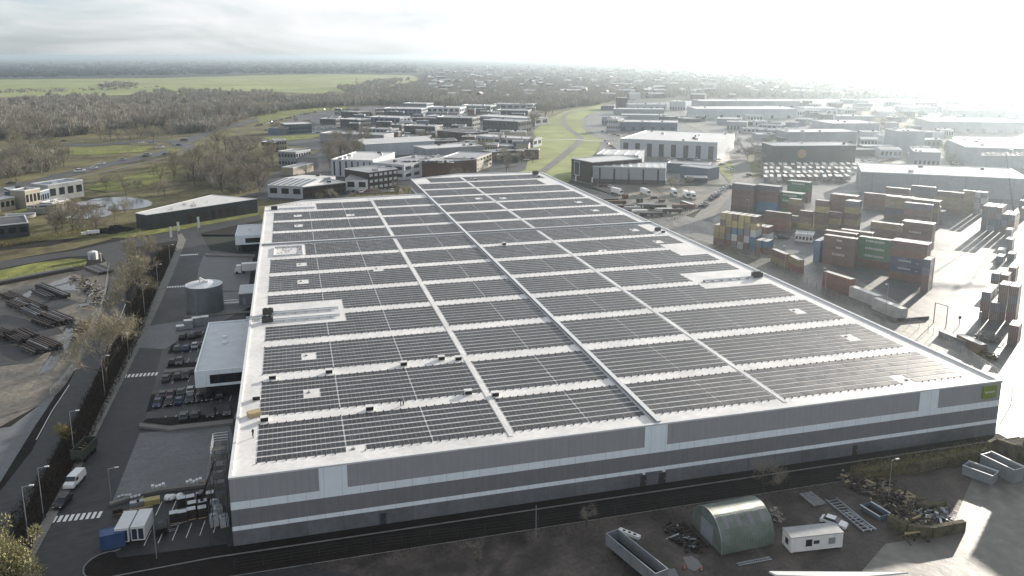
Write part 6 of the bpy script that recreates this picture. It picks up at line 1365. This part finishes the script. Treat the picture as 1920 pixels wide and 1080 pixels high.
grove([(0, 275), (60, 268), (125, 288), (130, 308), (90, 330), (0, 345)], 24, 8, ['round'], .75, 1.05, 'olive brown bare tree in the copse left of the main road', 'trees of the copse')
grove([(20, 252), (60, 240), (88, 250), (90, 262), (20, 268)], 7, 9, ['round'], 1.2, 1.6, 'large bare tree standing before the far wood at the left', 'large trees before the wood')
grove([(170, 262), (300, 255), (335, 250), (340, 262), (200, 268)], 12, 9, ['round'], .7, 1.0, 'bare tree of the hedge row behind the roundabout road', 'trees behind the roundabout')
grove([(602, 300), (610, 276), (650, 262), (700, 268), (690, 292), (622, 318)], 20, 6, ['tall', 'round'], .8, 1.1, 'bare poplar between the grey low hall and the slotted hall', 'poplars')
grove([(85, 440), (100, 412), (180, 410), (200, 430), (165, 440), (100, 452)], 12, 5, ['round'], .45, .85, 'scrubby bare tree on the bank across the hall road', 'trees across the hall road')
grove([(300, 418), (400, 404), (470, 396), (470, 400), (400, 409), (300, 424)], 12, 5, ['tall'], .35, .5, 'thin young tree against the front of the long dark hall', 'young trees at the dark hall')
grove([(900, 300), (985, 290), (1000, 262), (1005, 300), (985, 322), (900, 325)], 10, 8, ['round', 'tall'], .5, .8, 'small bare tree between the cream office and the green strip', 'trees by the green strip')
grove([(590, 380), (760, 362), (890, 328), (890, 334), (760, 372), (600, 392)], 14, 7, ['tall', 'round'], .35, .6, 'small bare street tree on the verge behind the warehouse', 'street trees behind the warehouse')
grove([(1245, 345), (1295, 340), (1300, 352), (1240, 355)], 8, 4, ['round'], .28, .42, 'bare scrub bush between the workshop hall and the grass corner', 'scrub by the workshop')
grove([(1372, 262), (1410, 262), (1430, 290), (1400, 312), (1384, 290)], 8, 7, ['round'], .4, .7, 'small bare tree on the verge of the pale road bend', 'trees at the road bend')
grove([(1650, 262), (1740, 236), (1730, 250), (1660, 280)], 8, 9, ['round'], .4, .65, 'small bare tree beside the farther pale road', 'trees beside the far road')
grove([(1020, 212), (1055, 205), (1000, 232), (998, 245)], 7, 10, ['round'], .9, 1.3, 'hazy bare tree at the head of the green strip', 'trees at the head of the green strip')
grove([(745, 262), (905, 262), (1000, 250), (1000, 280), (905, 292), (830, 285)], 14, 10, ['round', 'tall'], .5, .85, 'bare tree standing between the business park halls', 'trees in the business park')
grove([(470, 230), (610, 205), (690, 225), (600, 245), (490, 262)], 10, 10, ['round'], .5, .85, 'bare tree beside the car lots of the business park', 'trees by the car lots')
grove([(1390, 296), (1440, 262), (1470, 264), (1436, 300), (1430, 330)], 10, 8, ['round'], .45, .8, 'small bare tree on the rough ground right of the pale road', 'trees right of the pale road')
grove([(1600, 222), (1700, 213), (1745, 226), (1650, 250)], 12, 12, ['round'], .5, .9, 'hazy tree on the rough ground between the far halls', 'trees between the far halls')
grove([(1745, 258), (1775, 255), (1812, 312), (1785, 315)], 8, 8, ['round'], .5, .8, 'bare tree left of the large ribbed hall', 'trees by the ribbed hall')
carline((1345, 250), (1480, 246), 14, 'parked car in the far lots right of the loading door hall', 'cars in the far right lots'); carline((1620, 305), (1668, 300), 7, 'parked vehicle by the silo block', 'vehicles by the silo block', 3); carline((1775, 290), (1800, 318), 9, 'car parked along the ribbed hall', 'cars by the ribbed hall'); carline((1500, 240), (1560, 238), 7, 'vehicle in the far works yard', 'vehicles in the far works yard', 3, s=1.5); carline((1760, 262), (1860, 266), 9, 'vehicle before the long hall at the right edge', 'vehicles at the right edge', 3, s=1.5)
carline((1130, 248), (1160, 256), 5, 'car parked at the curve of the footpath', 'cars at the footpath curve'); carline((820, 248), (900, 250), 9, 'car between the park halls in the middle', 'cars between the halls'); carline((760, 258), (812, 262), 7, 'car before the dark brown brick works', 'cars before the brick works'); carline((900, 258), (990, 262), 9, 'car on the street by the tall dark slab', 'cars by the dark slab')
grove([(90, 258), (200, 252), (330, 246), (440, 228), (500, 216), (510, 206), (430, 215), (300, 232), (150, 242), (60, 250)], 26, 9, ['round', 'tall', 'round'], .9, 1.35, 'tall bare tree at the front edge of the broad wood', 'trees at the wood edge')
# the near single trees
def own(seed, px, py, h, w_, n_, tw, tl, lb, m='twig', kind='round', name='tree'):
    T, C = tree_meshes(seed, h, w_, n_, kind, tw, tl); r = thing(name, lb, 'tree', (*at(px, py), -.1), rnd.uniform(0, 6)); T.build('trunk', 'bark', r); C.build('crown', m, r)
own(101, 201, 722, 15.5, 15, 6500, .035, 1.6, 'largest bare tree on the verge between the outer road and the court', 'twig')
own(102, 246, 588, 13, 12, 4200, .045, 1.5, 'bushy bare tree on the verge level with the round tank', 'twig'); own(103, 258, 545, 11, 9, 2600, .05, 1.4, 'smaller bare tree behind the bushy one on the verge', 'twig'); own(104, 262, 505, 12, 10, 3000, .05, 1.4, 'bare tree on the verge at the mouth of the outer road', 'twig')
own(105, 118, 830, 3.2, 3, 700, .05, .8, 'small yellowish shrub in the hedge behind the lamp post', 'bush', name='shrub'); own(106, 232, 620, 4, 3, 600, .05, .9, 'small russet sapling on the verge by the lamp post', 'twig', name='shrub')
own(107, 1432, 925, 6, 5, 900, .03, 1.2, 'leafless sapling on the verge behind the arched hut', 'twig_grey'); own(108, 1100, 988, 3.5, 2.2, 300, .03, .9, 'thin leafless sapling left of the bulk trailer', 'twig_grey'); own(109, 893, 1052, 3.6, 2.2, 260, .03, .9, 'thin leafless sapling in the verge below the front wall', 'twig_grey')
own(110, 108, 440, 9, 9, 2200, .06, 1.3, 'rounded bare tree with pale trunk across the hall road', 'twig')
def leafy(px, py, h, w_, lb, seed=5, n_=9000):
    T, C = tree_meshes(seed, h, w_, 200, 'round', .05, 1.2); q = random.Random(seed); r = thing('tree', lb, 'tree', (*at(px, py), -.1)); T.build('trunk', 'bark', r); b = MB(); cl_ = [(Vector((q.gauss(0, w_*.22), q.gauss(0, w_*.22), h*.55 + q.gauss(0, h*.17))), q.uniform(.8, 1.7)) for _ in range(46)]
    for k in range(n_):
        c, rr = cl_[k % len(cl_)]; d = Vector((q.gauss(0, 1), q.gauss(0, 1), q.gauss(0, 1))).normalized(); p = c + d * rr * q.uniform(.55, 1.1); o = Vector((q.gauss(0, 1), q.gauss(0, 1), q.gauss(0, 1))).normalized(); e_ = (d + o*.7 + Vector((0, 0, .5))).normalized() * q.uniform(.25, .6); s_ = o.cross(e_).normalized() * .10
        b.poly([p - s_, p + s_, p + e_])
    b.build('crown', 'evergreen', r)
leafy(12, 1115, 11, 9, 'leafy olive green tree cut off by the lower left corner')
# hedge and weeds as masses
def mass(name, pts_px, n_, wd, h, m, lb, cat, tl=.8, tw=.05, seed=1, z0=0):
    q = random.Random(seed); P = [Vector(at(*p)) for p in pts_px]; L_ = [ (b_ - a_).length for a_, b_ in zip(P, P[1:])]; b = MB()
    for _ in range(n_):
        i = q.choices(range(len(L_)), L_)[0]; t = q.random(); c = P[i].lerp(P[i+1], t); d = (P[i+1]-P[i]).normalized(); c += Vector((-d.y, d.x)) * q.uniform(-wd/2, wd/2); z = z0 + h * q.random() ** 1.3 * (1 if q.random() < .9 else 1.3)
        v = Vector((q.gauss(0, .5), q.gauss(0, .5), q.uniform(.2, 1))).normalized() * tl * q.uniform(.5, 1.2); o = v.orthogonal().normalized(); o.rotate(Matrix.Rotation(q.uniform(0, 6.28), 3, v)); o *= tw; p = Vector((c.x, c.y, z)); b.poly([p-o, p+o, p+v])
    return tag(b.build(name, m), lb, cat, kind='stuff')
mass('undergrowth', [(30, 1010), (85, 925), (135, 845), (175, 765), (215, 690), (245, 630), (272, 560), (300, 500), (318, 465)], 15000, 6.0, 1.3, 'hedge', 'dark leafless hedge and scrub between the outer road and the footpath', 'hedge', .9, .07)
mass('undergrowth', [(0, 462), (60, 452), (150, 436), (240, 426), (330, 412)], 3500, 8, 1.2, 'bush', 'dry reeds along the bank of the hall road', 'reeds', .9, .08, 2)
mass('undergrowth', [(1602, 903), (1700, 882), (1790, 866), (1850, 854)], 5200, 3.4, 2.4, 'bush', 'weeds growing over the crumbling boundary wall', 'weeds', .6, .06, 3, .2)
mass('undergrowth', [(445, 1075), (700, 1033), (960, 1000), (1200, 965), (1440, 930), (1590, 905)], 3800, 7, .5, 'hedge', 'dry weeds on the dark verge south of the service road', 'weeds', .5, .045, 4)
mass('undergrowth', [(1060, 342), (1120, 372), (1180, 402), (1225, 420), (1300, 450), (1420, 490)], 1800, 2, .6, 'bush', 'dry grass along the fence foot of the terminal', 'weeds', .6, .06, 6)
# far woods: one mass each, many trees of splayed twigs
def wood(name, P, n_, hh, rr, blades, m, lb, seed, tw=.5, dens=None, z=-.6):
    q = random.Random(seed); xs, ys = [p[0] for p in P], [p[1] for p in P]; b = MB(); cnt = 0; tries = 0
    while cnt < n_ and tries < n_ * 20:
        tries += 1; x, y = q.uniform(min(xs), max(xs)), q.uniform(min(ys), max(ys))
        if not inpoly(x, y, P): continue
        cnt += 1; gx, gy = at(x, y); h = hh * q.uniform(.6, 1.25); R_ = rr * q.uniform(.6, 1.3)
        for _ in range(blades):
            a_ = q.uniform(0, 6.28); t = q.random() ** .6; px_, py_ = gx + R_*.35*t*math.cos(a_), gy + R_*.35*t*math.sin(a_); z0 = h * q.uniform(0, .45); z1 = z0 + (h - z0) * q.uniform(.5, 1.0) * (1 - .35*t)
            ex, ey = px_ + R_*.65*t*math.cos(a_), py_ + R_*.65*t*math.sin(a_); s_ = q.uniform(0, 6.28); wx, wy = tw*R_*.22*math.cos(s_), tw*R_*.22*math.sin(s_)
            i = len(b.v); b.v += [(px_-wx, py_-wy, z+z0), (px_+wx, py_+wy, z+z0), (ex+wx*.5, ey+wy*.5, z+z1), (ex-wx*.5, ey-wy*.5, z+z1*.96)]; b.f.append((i, i+1, i+2, i+3)); b.m.append(0)
    return tag(b.build(name, m), lb, 'wood', kind='stuff')
wood('woods', [(0, 192), (110, 180), (200, 184), (212, 205), (236, 205), (240, 184), (300, 172), (520, 174), (535, 188), (520, 212), (400, 232), (250, 240), (160, 252), (100, 258), (-60, 262), (-60, 196)], 2300, 13, 7, 60, 'wood_mass', 'broad bare brown wood between the far meadows and the main road', 21, .20)
wood('woods', [(310, 240), (420, 222), (560, 190), (680, 182), (690, 192), (560, 205), (480, 216), (400, 246), (330, 252)], 500, 12, 7, 50, 'wood_mass', 'strip of bare trees behind the far left road', 22, .22)
wood('woods', [(535, 190), (660, 180), (760, 160), (790, 150), (1010, 150), (1140, 170), (1170, 186), (1120, 196), (1050, 205), (1000, 205), (860, 202), (700, 196), (560, 205)], 2400, 14, 10, 36, 'wood_mass', 'hazy wooded belt above the business park', 23, .3)
wood('woods', [(780, 120), (1000, 112), (2100, 118), (2100, 190), (1780, 186), (1300, 182), (1160, 184), (1100, 160), (790, 150)], 5200, 13, 15, 22, 'wood_mass', 'pale wooded town filling the distance on the right', 24, .35)
wood('woods', [(185, 160), (225, 156), (256, 158), (256, 163), (190, 164)], 60, 11, 10, 16, 'wood_mass', 'small dark copse in the middle of the bright meadow', 25, .7); wood('woods', [(0, 170), (180, 166), (300, 163), (300, 165), (180, 170), (0, 175)], 90, 8, 7, 12, 'wood_mass', 'sparse line of shrubs across the bright meadow', 26, .6)
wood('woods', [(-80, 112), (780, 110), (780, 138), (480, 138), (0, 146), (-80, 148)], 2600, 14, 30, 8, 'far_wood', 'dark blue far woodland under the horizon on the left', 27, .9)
wood('woods', [(630, 165), (720, 150), (770, 150), (720, 166), (660, 178)], 160, 13, 9, 16, 'wood_mass', 'bare trees at the right end of the bright meadow', 28, .7)
wood('woods', [(0, 290), (50, 282), (120, 296), (100, 320), (0, 335)], 120, 9, 6, 30, 'wood_mass', 'brown undergrowth inside the left copse', 29, .2); wood('woods', [(350, 335), (420, 290), (500, 300), (500, 350), (440, 365)], 150, 8, 5, 30, 'wood_mass', 'brown undergrowth inside the wood by the main road', 30, .2)
b = MB(); q = random.Random(9)
for _ in range(380):
    x, y = q.uniform(800, 1900), 124 + 62 * q.random() ** 1.1; gx, gy = at(x, y); a_ = q.uniform(0, 3.1); l_, w_, h = q.uniform(9, 34), q.uniform(8, 16), q.uniform(6, 13); i = len(b.v)
    pts = [(-l_/2, -w_/2, 0), (l_/2, -w_/2, 0), (l_/2, w_/2, 0), (-l_/2, w_/2, 0), (-l_/2, -w_/2, h), (l_/2, -w_/2, h), (l_/2, w_/2, h), (-l_/2, w_/2, h), (-l_/2, 0, h+3), (l_/2, 0, h+3)]; c, s = math.cos(a_), math.sin(a_)
    b.v += [(X*c-Y*s+gx, X*s+Y*c+gy, Z-.6) for X, Y, Z in pts]
    for f, m_ in (((0, 1, 5, 4), 0), ((1, 2, 6, 9, 5), 0), ((2, 3, 7, 6), 0), ((3, 0, 4, 8, 7), 0), ((4, 5, 9, 8), 1), ((6, 7, 8, 9), 1)): b.f.append(tuple(i+k for k in f)); b.m.append(m_ if q.random() < .8 else 1)
tag(b.build('town', ['brick', 'roof_white']), 'scattered roofs of the far town in the haze', 'town', kind='stuff')

# ================================================================= HAZE
hz = MB().box(-43500, 43500, -43500, 43500, -1.7, 96).build('haze', 'black')
hm = bpy.data.materials.new('haze_air'); hm.use_nodes = True; t = hm.node_tree; t.nodes.clear(); o = t.nodes.new('ShaderNodeOutputMaterial'); pvn = t.nodes.new('ShaderNodeVolumePrincipled')
pvn.inputs['Color'].default_value = (.78, .91, 1, 1); pvn.inputs['Density'].default_value = 1.2e-4; pvn.inputs['Anisotropy'].default_value = .78
t.links.new(pvn.outputs[0], o.inputs['Volume']); hz.data.materials.clear(); hz.data.materials.append(hm); tag(hz, kind='stuff'); hz['label'] = 'thin pale winter haze over the whole place'
for o in list(COL.objects):      # unused prototypes
    pass
for p_ in list(CAR.values()) + [x for l_ in TP.values() for x in l_]: p_.drop()

# labels shared by several things: say which one by its place from the left
from collections import defaultdict
sh = defaultdict(list)
for o in COL.objects:
    if o.parent is None and o.get('label'): sh[o['label']].append(o)
ca, sa = math.cos(AZ), math.sin(AZ)
def px_of(o):
    c = o.location if o.location.length > .01 or o.type != 'MESH' else sum((Vector(v.co) for v in o.data.vertices[:8]), Vector()) / 8
    x, y = c.x - cam.location.x, c.y - cam.location.y; f = -x * math.sin(AZ) + y * math.cos(AZ); return (x * math.cos(AZ) + y * math.sin(AZ)) / f
def nth(i): return '%d%s' % (i, 'th' if 10 < i % 100 < 14 else {1: 'st', 2: 'nd', 3: 'rd'}.get(i % 10, 'th'))
for lb, os_ in sh.items():
    if len(os_) > 1:
        for i, o in enumerate(sorted(os_, key=px_of)): o['label'] = lb + (', ' if len(lb.split()) < 13 else ' ') + nth(i + 1) + (' from the left' if len(lb.split()) < 13 else ' from left')
